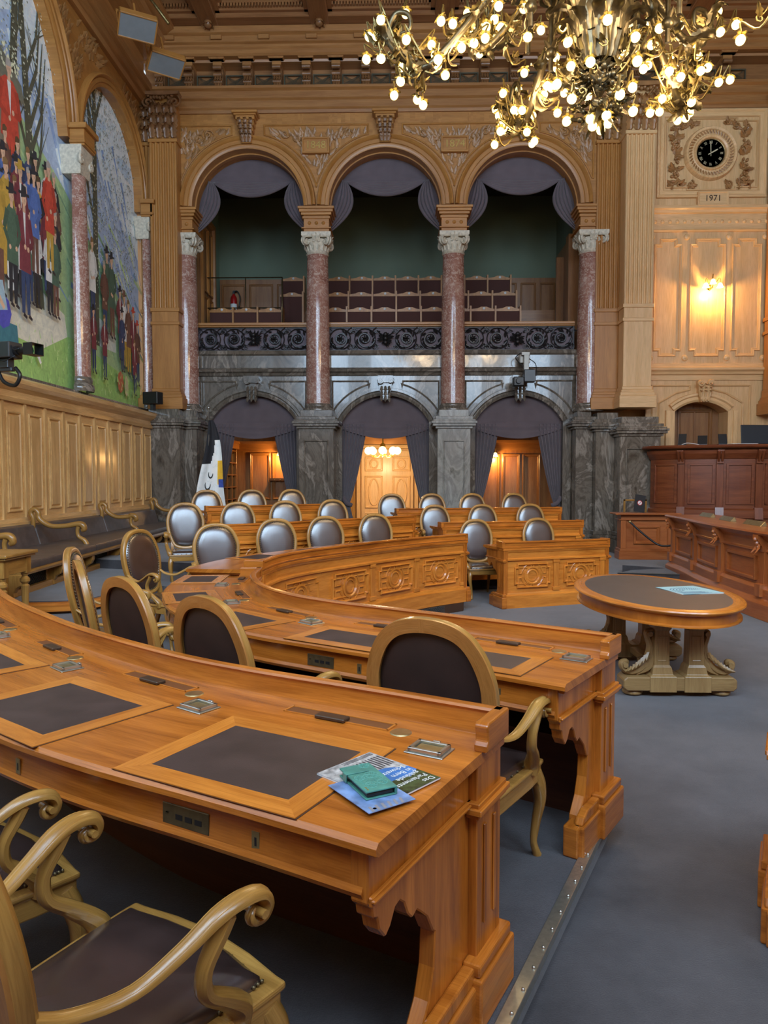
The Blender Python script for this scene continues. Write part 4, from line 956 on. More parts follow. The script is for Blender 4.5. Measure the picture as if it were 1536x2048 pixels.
# ---- wrought iron balustrades with wooden handrail
def rail(xa, xb, label):
    t = thing('iron_balustrade', label, 'railing', ((xa+xb)/2, 18.48, 4.98), 0, 'wrought iron balustrades of the gallery'); h = (xb-xa)/2
    mb = MB(); mb.box(-h, h, .02, .05, .03, .62); mb.build('backing_panel', PURPB, t)
    mb = MB(); mb.box(-h, h, -.1, .16, .64, .71, 0); mb.box(-h, h, -.07, .12, .60, .64, 0); mb.build('handrail', OAKW, t, bevel=.01)
    mb = MB(); mb.box(-h, h, -.05, .05, -.01, .03, 0); mb.box(-h, h, -.02, 0, .57, .6, 0); mb.box(-h, -h+.03, -.03, 0, 0, .6); mb.box(h-.03, h, -.03, 0, 0, .6)
    w = 2*h/4.6
    for k, cx in enumerate((-1.78*w, -.80*w, .80*w, 1.78*w)):
        s = 1 if k % 2 == 0 else -1; q = 1 if cx < 0 else -1
        mb.tube(spiral((cx, -.025, .30), .25, .05, 1.9, PI/2*(2 if s > 0 else 0), 30, sgn=s), [.024]*31, 5)
        mb.tube([(cx+.262*math.cos(j*PI/10), -.02, .30+.262*math.sin(j*PI/10)) for j in range(20)], .013, 5, closed=True)
        mb.tube(spiral((cx, -.03, .30), .17, .06, 1.2, 1.2, 16, sgn=-s), [.015]*17, 5)
        mb.lathe([(.0001, -.0), (.05, 0)], 8, (cx, -.05, .30))
        for j in range(7): a = j*2*PI/7; mb.leaf((cx, -.04, .3), (math.cos(a), 0, math.sin(a)), (0, -1, 0), .09, .035, .3)
        for j in range(14):
            a = random.random()*6.28; p = (cx+.19*math.cos(a), -.03, .3+.19*math.sin(a)); mb.leaf(p, (math.cos(a+1.2), -.1, math.sin(a+1.2)), (0, -1, 0), .10, .028, .3)
        for j in range(4):
            q = (cx+(.3 if j % 2 else -.3), -.03, .1 if j < 2 else .5); mb.tube(spiral(q, .07, .02, 1.3, j, 10, sgn=1 if j % 2 else -1), .010, 4); mb.leaf(q, (math.cos(j*2), 0, math.sin(j*2)), (0, -1, 0), .09, .03, .3)
        for sx in (-1, 1):
            for sz in (0, 1): mb.tube([(cx+sx*.45*w, -.025, .58*sz+.01), (cx+sx*.3*w, -.03, .08+.42*sz), (cx+sx*.42*w, -.03, .16+.26*sz)], [.012, .014, .01], 5, 4)
    mb.build('scrollwork', IRON, t, True, kind='stuff', auto=50)
    mb = MB()
    for j in range(26): a = random.uniform(0, 6.28); mb.leaf((.05*math.cos(a), -.05, .30+.06*math.sin(a)), (math.cos(a), -.2, math.sin(a)), (0, -1, 0), random.uniform(.08, .2), .035, .3)
    for j in range(3): mb.ball((0, -.1, .2+.1*j), .06, 8)
    mb.build('central_ornament', IRON, t, True, kind='stuff', auto=50)
for xa, xb, l in ((-5.15, COLX[1]-.2, 'left'), (COLX[1]+.2, COLX[2]-.2, 'middle'), (COLX[2]+.2, 4.35, 'right')): rail(xa, xb, 'black wrought iron scrollwork balustrade of the %s gallery bay' % l)

# ---- gallery benches: tip-up seats in three rows, numbered discs
def seat_row(y, z, xs, w, rowname, legsdown=.9):
    first = None
    for i, x in enumerate(xs):
        side = 'left' if x < -3 else ('middle' if x < 1.2 else 'right')
        lab = '%s folding gallery seat from the left in the %s gallery row' % (['first','second','third','fourth','fifth','sixth','seventh','eighth','ninth','tenth','eleventh','twelfth'][i], rowname)
        if first is None:
            t = thing('folding_chair', lab, 'chair', (x, y, z), 0, 'folding seats of the visitors gallery, %s row' % rowname); first = t
            mb = MB(); mb.prism([(-w/2+.002, .78), (w/2-.05, .78), (w/2-.05, .84), (w*.25, .86), (w*.12, .90), (-w*.12, .90), (-w*.25, .86), (-w/2+.002, .84)], 'xz', -.02, .02); mb.build('back_rail', OAKW, t)
            mb = MB(); mb.box(-w/2+.002, w/2-.05, 0, .02, -.2, .78, 0); mb.build('back_panel', MAROON, t)
            mb = MB(); mb.box(w/2-.049, w/2-.002, -.06, .25, -.2, .92, 2); mb.build('arm_post', OAKW, t)
            mb = MB(R90); mb.lathe([(.001, .03), (.034, .03), (.036, .02)], 12, (0, .855, 0)); nb = mb.build('number_disc', WHITE, t, True)
        else: dup(first, (x, y, z), 0, lab)
seat_row(19.9, 5.5, [-4.87, -4.20, -3.53]+[-1.77+.67*k for k in range(8)], .67, 'front')
seat_row(20.9, 6.16, [-3.1]+[-1.80+.68*k for k in range(8)], .68, 'middle')
seat_row(21.8, 6.84, [-3.19]+[-1.83+.68*k for k in range(8)], .68, 'back')
t = thing('gallery_handrail', 'thin dark metal handrail round the gallery steps left of the seats', 'railing', (-4.6, 20.75, 5))
mb = MB(); 
for z in (2.45, 1.6): mb.tube([(-.9, 0, z), (1.25, 0, z), (1.4, -1.0, z-.35)], .018, 6)
mb.build('rail', BRASSD, t, True)
for x, y, h in ((-.9, 0, 2.45), (.2, 0, 2.45), (1.25, 0, 2.45), (1.4, -1.0, 2.1)): mb = MB(); mb.tube([(x, y, .8), (x, y, h)], .016, 6); mb.build('post', BRASSD, t, True)
t = thing('fire_extinguisher', 'red fire extinguisher hung on the panelling of the left gallery bay', 'extinguisher', (-5.1, 22.34, 6.72))
mb = MB(); mb.lathe([(.08, 0), (.1, .03), (.1, .5), (.085, .58), (.04, .64), (.03, .68)], 16); mb.build('cylinder', plain('red_enamel', (.35, .01, .01), .3), t, True)
mb = MB(); mb.box(-.03, .03, -.03, .03, .66, .74); mb.box(-.02, .1, -.02, .02, .73, .77); mb.build('valve', BLACK, t)
mb = MB(); mb.tube([(0, 0, .72), (.12, -.03, .74), (.2, -.03, .55), (.16, -.03, .25)], .018, 6, 5); mb.build('hose', BLACK, t, True)
mb = MB(); mb.lathe([(.102, .18), (.102, .36)], 16, a0=-PI*.9, a1=-.1*PI); mb.build('paper_label', WHITE, t, True)

# ---- rooms behind the three doorways
def room(x0, x1, yb, wd, name, zt=3.0):
    mb = MB(); mb.box(x0, x1, yb, yb+.1, 0, 4.2); mb.box(x0, x1, yb-.06, yb, 2.55, 2.75, 0); mb.box(x0, x1, yb-.12, yb, 2.75, 2.83, 0); mb.box(x0, x1, yb-.04, yb, 0, .25, 0)
    return struct(mb.build(name, wd))
mb = MB(); mb.box(-5.6, 4.9, 18.96, 25.5, 4.2, 4.3); struct(mb.build('ceiling.002', plain('olive_plaster', (.16, .17, .07), .8)))
mb = MB(); mb.box(-6.4, 5.4, 22, 27, -.02, .0); struct(mb.build('floor.002', CARPET))
r1 = room(-5.6, -2.2, 20.9, PANELW, 'wall_cloakroom')
for a, b in ((-4.35, -3.75), (-3.7, -3.1), (-3.05, -2.4)):
    mb = MB(); mb.frame(rect(a, b, 1.15, 2.5), mold(1.2), 20.9); mb.frame(rect(a, b, .3, 1.0), mold(1.2), 20.9); mb.build('wall_panel', PANELW, r1)
r3 = room(1.5, 4.9, 20.4, PANELW, 'wall_anteroom')
for a, b in ((1.7, 2.2), (2.28, 2.78), (2.84, 3.34), (3.4, 3.9)):
    mb = MB(); mb.frame(rect(a, b, .5, 2.45), mold(1.2), 20.4); mb.build('wall_panel', PANELW, r3)
for x, n in ((-2.2, 'wall_lobby_left'), (1.3, 'wall_lobby_right')):
    mb = MB(); mb.box(x-.05, x+.05, 19.0, 25, 0, 4.3, 2); struct(mb.build(n, OAKD))
t = thing('bookcase', 'tall wooden bookcase full of dark volumes behind the left doorway', 'bookcase', (-4.7, 19.9, 0))
mb = MB(); mb.box(-.35, -.3, -.9, .9, 0, 2.6, 2); 
for y in (-.9, -.32, .27, .86): mb.box(-.3, 0, y, y+.05, 0, 2.6, 2)
mb.box(-.35, .06, -.95, .95, 2.6, 2.75, 1); mb.box(-.35, .1, -.98, .98, 2.75, 2.82, 1); mb.build('case', PANELW, t, bevel=.006)
mb = MB()
for z in [.15+.34*k for k in range(8)]: mb.box(-.3, -.01, -.88, .88, z, z+.025, 1)
mb.build('shelves', PANELW, t)
mb = MB()
for z in [.175+.34*k for k in range(7)]:
    y = -.83
    while y < .82:
        w = random.uniform(.03, .06); mb.box(-.28, -.06, y, y+w*.9, z, z+random.uniform(.22, .3)); y += w
tag(mb.build('row_of_volumes', plain('old_bindings', (.05, .035, .02), .7, 0, .6, 40)), 'dark bound volumes packed on the bookcase behind the left doorway', 'books', kind='stuff').location = (-4.7, 19.9, 0)
sconce((-3.45, 20.88, 2.50), 1, 'small glowing sconce on the panelling behind the left doorway', 48, sc=.8)
sconce((2.62, 20.38, 2.45), 1, 'small glowing sconce on the panelling behind the right doorway', 40, sc=.8)
t = thing('coat_rail', 'dark wall rail with hooks in the room behind the left doorway', 'rail', (-3.2, 20.8, 1.7))
mb = MB(); mb.box(-.55, .55, -.06, .08, 0, .07, 0); mb.build('board', LINE, t)
mb = MB(); mb.tube([(0, -.02, 0), (0, -.1, -.02), (0, -.12, .03)], .012, 5, 3); h0 = mb.build('hook', BRASSD, t, True); h0.location = (-.4, 0, 0)
for k in range(1, 6): share(h0, 'hook', t, (-.4+.16*k, 0, 0))
# lobby: double door, beam and lit chandelier
mb = MB(); mb.box(-2.2, 1.3, 24.9, 25.0, 0, 4.3); struct(mb.build('wall_lobby_back', CHAIRW))
dd = MB(); dd.box(-1.35, .45, 24.8, 24.9, 0, 2.75); d4 = struct(dd.build('door_4', OAKP))
for a in (-1.35, -.42):
    lf = MB(); lf.box(a+.03, a+.86, 24.74, 24.8, .05, 2.7, 2); dl = lf.build('door_leaf', OAKP, d4)
    mb = MB(); mb.frame(rect(a+.14, a+.75, 2.0, 2.5), mold(1), 24.74); mb.frame(rect(a+.14, a+.75, .75, 1.85), mold(1), 24.74); mb.frame(rect(a+.14, a+.75, .15, .6), mold(1), 24.74); mb.frame(ell(a+.445, 1.3, .2, .48), mold(.9), 24.74); mb.frame(ell(a+.445, 2.25, .16, .18), mold(.9), 24.74); mb.build('door_moulding', OAKP, dl)
mb = MB(); mb.frame(rect(-1.5, .6, 0, 2.9), [(0, 0), (0, -.12), (.12, -.14), (.15, 0)], 24.9); mb.build('door_frame', OAKP, d4)
mb = MB(); mb.box(-2.2, 1.3, 23, 23.2, 2.85, 3.3, 0); struct(mb.build('trim_9', OAKD))
mb = MB(); mb.box(.62, .8, 22, 24.8, .4, 2.6); struct(mb.build('door_5', OAKD))
sg = thing('exit_sign_box', 'small dark box hanging above the lobby beyond the middle doorway', 'sign', (-.35, 21.5, 3.1)); mb = MB(); mb.box(-.22, .22, -.04, .04, -.12, .1); mb.build('housing', BLACK, sg); mb = MB(); mb.box(-.01, .01, -.01, .01, .1, 1.1); mb.build('rod', BLACK, sg)
t = thing('globe_chandelier', 'small gilded chandelier with glowing globes in the lobby beyond the middle doorway', 'lamp', (-.55, 22.6, 2.62))
mb = MB(); mb.lathe([(.02, 1.6), (.02, .25), (.08, .2), (.1, .1), (.05, 0), (.09, -.1), (.01, -.2)], 12)
for k in range(8):
    a = k*PI/4; mb.tube([(0, 0, -.05), (.2*math.cos(a), .2*math.sin(a), -.2), (.42*math.cos(a), .42*math.sin(a), -.08)], .015, 5, 5); mb.leaf((.2*math.cos(a), .2*math.sin(a), -.18), (math.cos(a), math.sin(a), -.3), (0, 0, 1), .16, .06, .3)
mb.build('frame', GOLD, t, True)
g = None
for k in range(8):
    a = k*PI/4; p = (.45*math.cos(a), .45*math.sin(a), 0)
    if g is None: mb = MB(); mb.ball((0, 0, 0), .12, 12); g = mb.build('glass_globe', GLASSW, t, True); g.location = p
    else: share(g, 'glass_globe', t, p)
point('lobby_light', (0, -.2, -.5), 160, (1, .75, .45), .2, t)

# ---- flag on its pole
t = thing('flag', 'black and white cantonal flag with yellow patch hanging on a pole beside the left doorway', 'flag', (-4.55, 17.2, .2))
mb = MB(); mb.tube([(0, 0, 0), (0, 0, 3.2)], .02, 8); mb.ball((0, 0, 3.24), .04, 8); mb.build('pole', STEEL, t, True)
fl = MB(); WC = (.68, .70, .68)
def ff(u, v, off=0):
    z = 2.95-2.45*v; w = .10+.74*v**.8; x = -.32*v+w*u*1.05-.1*v; y = -.04+.05*math.sin(u*9+v*2)*(.3+v)-off; return (x+.03*math.sin(v*7), y, z+.18*u*v-.28*u*v*v)
NU, NV = 24, 40
for i in range(NU):
    for j in range(NV):
        u0, u1, v0, v1 = i/NU, (i+1)/NU, j/NV, (j+1)/NV; c = (.015, .015, .018) if (v0 < .42 and u0 < .5+.1*math.sin(v0*9)) or (v0 < .2) else WC
        if .38 < v0 < .62 and u0 > .72: c = (.75, .42, .03)
        if .56 < v0 < .64 and u0 > .78: c = (.04, .08, .35)
        fl.add([ff(u0, v0), ff(u1, v0), ff(u1, v1), ff(u0, v1)], [(0, 1, 2, 3)], uv=[(0, 0)]*4, col=c)
fo = fl.build('flag_cloth', vcol('flag_print', .8), t, True)
mb = MB()
for cu, cv, r in ((.5, .52, .05), (.42, .62, .06), (.56, .68, .05), (.5, .76, .06), (.38, .8, .05), (.6, .8, .045)):
    mb.tube([ff(min(.95, cu+r*1.6*math.cos(a)), cv+r*.8*math.sin(a*1.0), .012) for a in [k*.5 for k in range(8)]], [.006, .012, .018, .02, .016, .012, .01, .005], 5)
mb.build('flag_emblem', BLACK, fo, True)

# ---- presidium (tall dark desk), papers, screens
PP = spline2([(5.84, 17.1), (5.95, 16.8), (6.35, 16.45), (7.0, 16.15), (7.9, 15.95), (9.2, 15.9)], 8)
t = thing('presidium_desk', 'tall dark mahogany presidium desk below the clock wall', 'desk', (7.0, 16.0, 0)); TP = Matrix.Translation((-7.0, -16.0, 0))
mb = MB(TP)
mb.sweep([(0, 0), (0, 2.45), (.35, 2.45), (.35, 0)], PP); mb.sweep([(-.06, .9), (-.06, 1.08), (.02, 1.12), (.02, .9)], PP); mb.sweep([(-.1, .14), (-.1, .5), (.02, .5), (.02, .14)], PP)
mb.sweep([(-.02, 2.2), (-.1, 2.32), (-.12, 2.40), (.02, 2.42), (.02, 2.2)], PP); mb.build('body', MAHO, t, bevel=.006)
mb = MB(TP); mb.sweep([(-.22, 2.44), (-.24, 2.47), (-.22, 2.51), (1.0, 2.51), (1.0, 2.44)], PP); mb.build('worktop', MAHO, t)
LP = plen(PP); n = 6
for k in range(n):
    s0 = .15+k*.78; path = seg_of(PP, s0, s0+.68, 6) if s0+.68 < LP else None
    if not path: break
    mb = MB(TP)
    for a, b in ((s0, s0+.05), (s0+.5, s0+.56)): mb.sweep([(-.03, 1.2), (-.03, 2.1), (.01, 2.1), (.01, 1.2)], seg_of(PP, a+.02, b+.02, 2))
    for z in (1.2, 2.06): mb.sweep([(-.03, z), (-.03, z+.04), (.01, z+.04), (.01, z)], seg_of(PP, s0+.02, s0+.58, 5))
    mb.build('front_panel', MAHO, t, bevel=.004)
    (x, y), u, nn = at(PP, s0+.67); T2 = TP @ Matrix.Translation((x, y, 0)) @ Matrix.Rotation(math.atan2(u[1], u[0]), 4, 'Z')
    mb = MB(T2); mb.box(-.07, .07, -.05, .02, .9, 2.1, 2); mb.prism([(-.04, 2.40), (-.2, 2.40), (-.2, 2.32), (-.1, 2.2), (-.1, 2.1), (0, 2.1)], 'yz', -.07, .07); mb.prism([(-.1, .88), (0, .88), (0, 1.14), (-.06, 1.14)], 'yz', -.09, .09)
    for s in (-.035, .035): mb.tube([(s, -.21, 2.37), (s, -.16, 2.25), (s, -.12, 2.15)], [.035, .03, .02], 8)
    mb.build('pilaster_console', MAHO, t, bevel=.004)
def laptop(x, y, z, w, h, rz, label, name='tablet', tilt=-.5):
    t = thing(name, label, 'device', (x, y, z), rz)
    mb = MB(Matrix.Rotation(tilt, 4, 'X')); mb.box(-w/2, w/2, 0, .02, .03, .03+h); mb.build('screen', BLACK, t, bevel=.004)
    mb = MB(); mb.box(-w/2, w/2, .02, .2, 0, .025); mb.build('foot', DARKG, t)
laptop(6.42, 16.75, 2.52, .17, .26, -.5, 'slim black desk unit at the left end of the presidium top', tilt=-.35); laptop(6.8, 16.55, 2.52, .2, .22, -.4, 'second small black desk unit on the presidium top', tilt=-.45); laptop(7.2, 16.4, 2.52, .18, .24, -.2, 'third small dark desk unit on the presidium top, slightly open', tilt=-.4)
t = thing('computer_monitor', 'large dark monitor standing on the presidium desk', 'monitor', (7.95, 16.4, 2.52), .1)
mb = MB(Matrix.Rotation(-.1, 4, 'X')); mb.box(-.36, .36, 0, .035, .02, .45); mb.build('screen_back', plain('monitor_back', (.02, .028, .035), .45), t, bevel=.012)
mb = MB(); mb.box(-.12, .12, 0, .2, 0, .03); mb.build('stand', BLACK, t)
pm = MB(); pm.grid(lambda u, v: (-.28+.56*u, -.15+.3*v, .012+.012*math.sin(u*5)*v), 10, 4); o = pm.build('paper_stack', WHITE, None, True, solid=.01); o.location = (7.5, 16.15, 2.52); tag(o, 'loose white papers lying on the presidium desk beside the monitor', 'paper')
pm = MB(); pm.grid(lambda u, v: (-.2+.4*u, -.12+.24*v, .01+.006*math.sin(u*4)), 8, 3); o = pm.build('paper_stack', WHITE, None, True, solid=.008); o.location = (8.4, 16.05, 2.52); tag(o, 'white papers lying on the presidium desk right of the monitor', 'paper')
mb = MB(); mb.tube([(-.18, 0, .01), (-.1, -.08, .04), (.05, -.06, .03), (.2, -.02, .01)], .008, 6, 5); o = mb.build('cable', WHITE, None, True); o.location = (6.5, 16.5, 2.52); tag(o, 'white cable curled at the left end of the presidium desk', 'cable')

# ---- clerks' front desk at the right
QP = spline2([(4.98, 13.35), (4.9, 12.4), (4.74, 11.2), (4.66, 10.0), (4.66, 9.0), (4.78, 7.6)], 8)
t = thing('clerk_desk', 'long reddish panelled desk with carved consoles at the right in front of the presidium', 'desk', (4.9, 11, 0)); TQ = Matrix.Translation((-4.9, -11, 0))
mb = MB(TQ); mb.sweep([(0, 0), (0, 1.08), (.4, 1.08), (.4, 0)], QP); mb.sweep([(-.12, 0), (-.12, .2), (-.06, .26), (-.06, .38), (-.02, .42), (.01, .42), (.01, 0)], QP)
mb.sweep([(-.02, .84), (-.03, .86), (-.01, .88), (-.01, .98), (-.06, 1.03), (-.08, 1.07), (.01, 1.07), (.01, .84)], QP); mb.build('body', CHERRY, t, bevel=.005)
mb = MB(TQ); mb.sweep([(-.13, 1.07), (-.15, 1.095), (-.13, 1.12), (.75, 1.12), (.75, 1.07)], QP); mb.build('worktop', CHERRY, t)
for k in range(4):
    s0 = .1+k*1.32
    mb = MB(TQ)
    for a in (s0+.2, s0+1.08): mb.sweep([(-.035, .46), (-.035, .78), (.01, .78), (.01, .46)], seg_of(QP, a, a+.045, 2))
    for z in (.46, .74): mb.sweep([(-.035, z), (-.035, z+.04), (.01, z+.04), (.01, z)], seg_of(QP, s0+.2, s0+1.125, 7))
    mb.build('front_panel', CHERRY, t, bevel=.004)
    (x, y), u, nn = at(QP, s0); T2 = TQ @ Matrix.Translation((x, y, 0)) @ Matrix.Rotation(math.atan2(u[1], u[0]), 4, 'Z')
    mb = MB(T2); mb.box(-.06, .06, -.045, .02, .4, .85, 2); mb.box(-.07, .07, -.1, .02, .28, .44); mb.prism([(-.14, 1.07), (-.14, 1.02), (-.07, .91), (-.06, .85), (0, .85), (0, 1.07)], 'yz', -.06, .06)
    for q in range(3): mb.ball((0, -.13+.02*q, 1.01-.05*q), .035, 6)
    for q in (-1, 1): mb.leaf((q*.03, -.1, .95), (q*.2, -.2, -1), (0, -1, 0), .12, .04, .3)
    mb.build('console', CHERRY, t, bevel=.003)
for k, s in enumerate((.75, 1.85, 2.95)):
    (x, y), u, nn = at(QP, s); T2 = TQ @ Matrix.Translation((x+nn[0]*.35, y+nn[1]*.35, 1.12)) @ Matrix.Rotation(math.atan2(u[1], u[0]), 4, 'Z')
    T3 = Matrix.Translation((4.9, 11, 0)) @ T2
    mb = MB(); mb.prism([(-.05, 0), (.05, 0), (.02, .07)], 'yz', -.3, .3); o = mb.build('desk_lectern_strip', BRASS, None, bevel=.004); o.matrix_world = T3
    tag(o, ('leftmost', 'middle', 'rightmost')[k]+' of the three brass reading ledges on the clerk desk', 'ledge', 'brass reading ledges on the clerk desk')
mb = MB(); mb.prism([(4.35, 13.1), (4.98, 12.2), (4.98, 13.6)], 'xy', .001, .1); mb.build
t = thing('floor_ramp', 'low carpeted ramp with a metal edge beside the clerk desk', 'ramp', (4.5, 12.6, 0))
mb = MB(); v = [(-.45, .95, .0), (.42, -.3, .0), (.42, 1.3, .0), (-.45, .95, .01), (.42, -.3, .15), (.42, 1.3, .15)]; mb.add(v, [(0, 2, 1), (3, 4, 5), (0, 1, 4, 3), (1, 2, 5, 4), (2, 0, 3, 5)]); mb.build('ramp_body', CARPET, t)
mb = MB(); mb.tube([(-.45, .95, .02), (.42, -.3, .155)], .018, 4, flat=.5); mb.build('metal_edge', STEEL, t)

# ---- rope desk
def panel_desk(name, label, x0, x1, y0, dep, h, m, rz, npan, prof=True):
    t = thing(name, label, 'desk', (x0, y0, 0), rz); w = x1-x0
    mb = MB(); mb.box(.05, w-.05, .02, dep, .0, h-.04); mb.box(0, w, -.05, dep, 0, .18, 0); mb.box(.02, w-.02, -.03, dep, .18, .24, 0); mb.box(.0, w, -.04, dep, h-.16, h-.14, 0); mb.build('body', m, t, bevel=.006)
    mb = MB(); mb.box(-.1, w+.1, -.12, dep+.1, h-.04, h, 0); mb.build('worktop', m, t, bevel=.012, segs=2)
    for k in range(npan):
        a = .22+k*(w-.44)/npan; b = a+(w-.44)/npan; mb = MB(); mb.frame(rect(a+.1, b-.1, .34, h-.28), mold(1), .02); mb.build('front_panel', m, t)
    for x in (.04, w-.16): mb = MB(); mb.box(x, x+.12, -.02, .05, .24, h-.16, 2); mb.build('corner_pilaster', m, t, bevel=.005)
    return t
panel_desk('usher_desk', 'light wooden usher desk with a rope hung across its front', 4.78, 5.98, 15.95, .36, 1.02, CHERRY, -.05, 1)
t = thing('barrier_rope', 'black barrier rope with brass ends hanging across the usher desk', 'rope', (5.05, 15.78, .84))
P = [(-.1, -.05, 0), (.12, -.12, -.22), (.42, -.2, -.46), (.6, -.3, -.5), (.8, -.42, -.42), (1.05, -.6, -.2), (1.12, -.7, .03)]
mb = MB(); mb.tube(P, .022, 8, 6); mb.build('rope', BLACK, t, True)
for p in (P[0], P[-1]): mb = MB(); mb.ball(p, .035, 8); mb.build('brass_end', BRASS, t, True)
t = thing('table_sign', 'dark upright card with a red no-photography symbol on the usher desk', 'sign', (5.25, 16.08, 1.035), .1)
mb = MB(Matrix.Rotation(-.12, 4, 'X') @ Matrix.Rotation(.15, 4, 'Y')); mb.box(-.12, .12, 0, .012, 0, .38); mb.build('card', BLACK, t); 
for nm, r, m in (('red_ring', .055, plain('sign_red', (.6, .03, .02), .5)), ('white_field', .045, WHITE)):
    mb = MB(Matrix.Rotation(-.12, 4, 'X') @ R90); mb.lathe([(.001, .004+(.001 if r < .05 else 0)), (r, .004+(.001 if r < .05 else 0)), (r, 0)], 20, (.03, .2, 0)); mb.build(nm, m, t)
mb = MB(Matrix.Rotation(-.12, 4, 'X')); mb.tube([(-.005, -.007, .165), (.065, -.007, .235)], .007, 4); mb.build('red_bar', bpy.data.materials['sign_red'], t)
mb = MB(); mb.box(-.2, -.16, .56, .6, -.97, .3, 2); mb.box(.28, .32, .56, .6, -.97, .3, 2); mb.box(-.2, .32, .56, .6, .26, .3, 0); o = mb.build('frame', CHAIRW, None, bevel=.005); o.location = (5.25, 15.95, 1.0); o.name = 'wooden_chair'; tag(o, 'top of a plain pale wooden chair behind the usher desk', 'chair')

# ================================================================ DESKS
TRAYM = plain('tray_recess', (.16, .055, .016), .5); PLATEM = plain('name_plate_metal', (.09, .06, .04), .4, .6)
def frame_at(path, s, sg, z=0):
    (x, y), u, n = at(path, s); yy = (n[0]*sg, n[1]*sg); xx = (yy[1], -yy[0])
    return Matrix(((xx[0], yy[0], 0, x), (xx[1], yy[1], 0, y), (0, 0, 1, z), (0, 0, 0, 1)))
def end_panel(T, D, zs, side, mat, parent, full=True):
    """side +1: outer face towards +x"""
    t = .05; mb = MB(T); x0, x1 = (-t, 0) if side > 0 else (0, t)
    P = [(.02, 0), (.02, zs-.035), (D-.03, zs-.035), (D-.03, zs-.17), (D-.05, zs-.19), (D-.055, zs-.215), (D-.075, zs-.225), (D-.085, zs-.26), (D-.115, zs-.295), (D-.14, zs-.28), (D-.165, zs-.245), (D-.19, zs-.24), (D-.215, zs-.26), (D-.235, zs-.30), (D-.26, zs-.325), (D-.285, zs-.315), (D-.31, zs-.335), (D-.35, zs-.37), (D-.385, zs-.43), (D-.40, .40), (D-.39, .30), (D-.36, .22), (D-.30, .15), (D-.28, .0)]
    mb.prism([(a, z) for a, z in P], 'yz', x0, x1, 2); ep = mb.build('end_panel', mat, parent, bevel=.004)
    s = side; o = lambda a, b: sorted((s*a, s*b))
    mb = MB(T)
    for (d, z0, z1) in ((.012, zs-.175, zs-.15), (.02, zs-.165, zs-.155), (.026, zs-.05, zs-.035)): mb.box(*o(0, d), .0, D-.03, z0, z1, 1)
    mb.build('side_moulding', mat, ep, bevel=.003)
    mb = MB(T); mb.box(*o(-.03, .03), -.03, .17, .0, zs-.035, 2); mb.box(*o(0, .045), -.045, .19, zs-.20, zs-.15, 1); mb.box(*o(0, .055), -.055, .2, zs-.185, zs-.165, 1)
    mb.box(*o(.03, .036), .02, .04, .28, zs-.24, 2); mb.box(*o(.03, .036), .10, .12, .28, zs-.24, 2)
    mb.build('end_pilaster', mat, ep, bevel=.004)
    mb = MB(T); mb.box(*o(-.0, .05), -.06, D-.22, 0, .14, 1); mb.box(*o(-.04, .03), D-.30, D-.20, 0, .14, 1)
    mb.prism([(-.055, .14), (D-.23, .14), (D-.25, .17), (D-.3, .19), (-.04, .19)], 'yz', *o(0, .04)); mb.box(*o(0, .07), -.07, .22, 0, .16, 1); mb.box(*o(0, .06), -.06, .21, .16, .20, 1)
    mb.build('plinth', mat, ep, bevel=.008, segs=2)
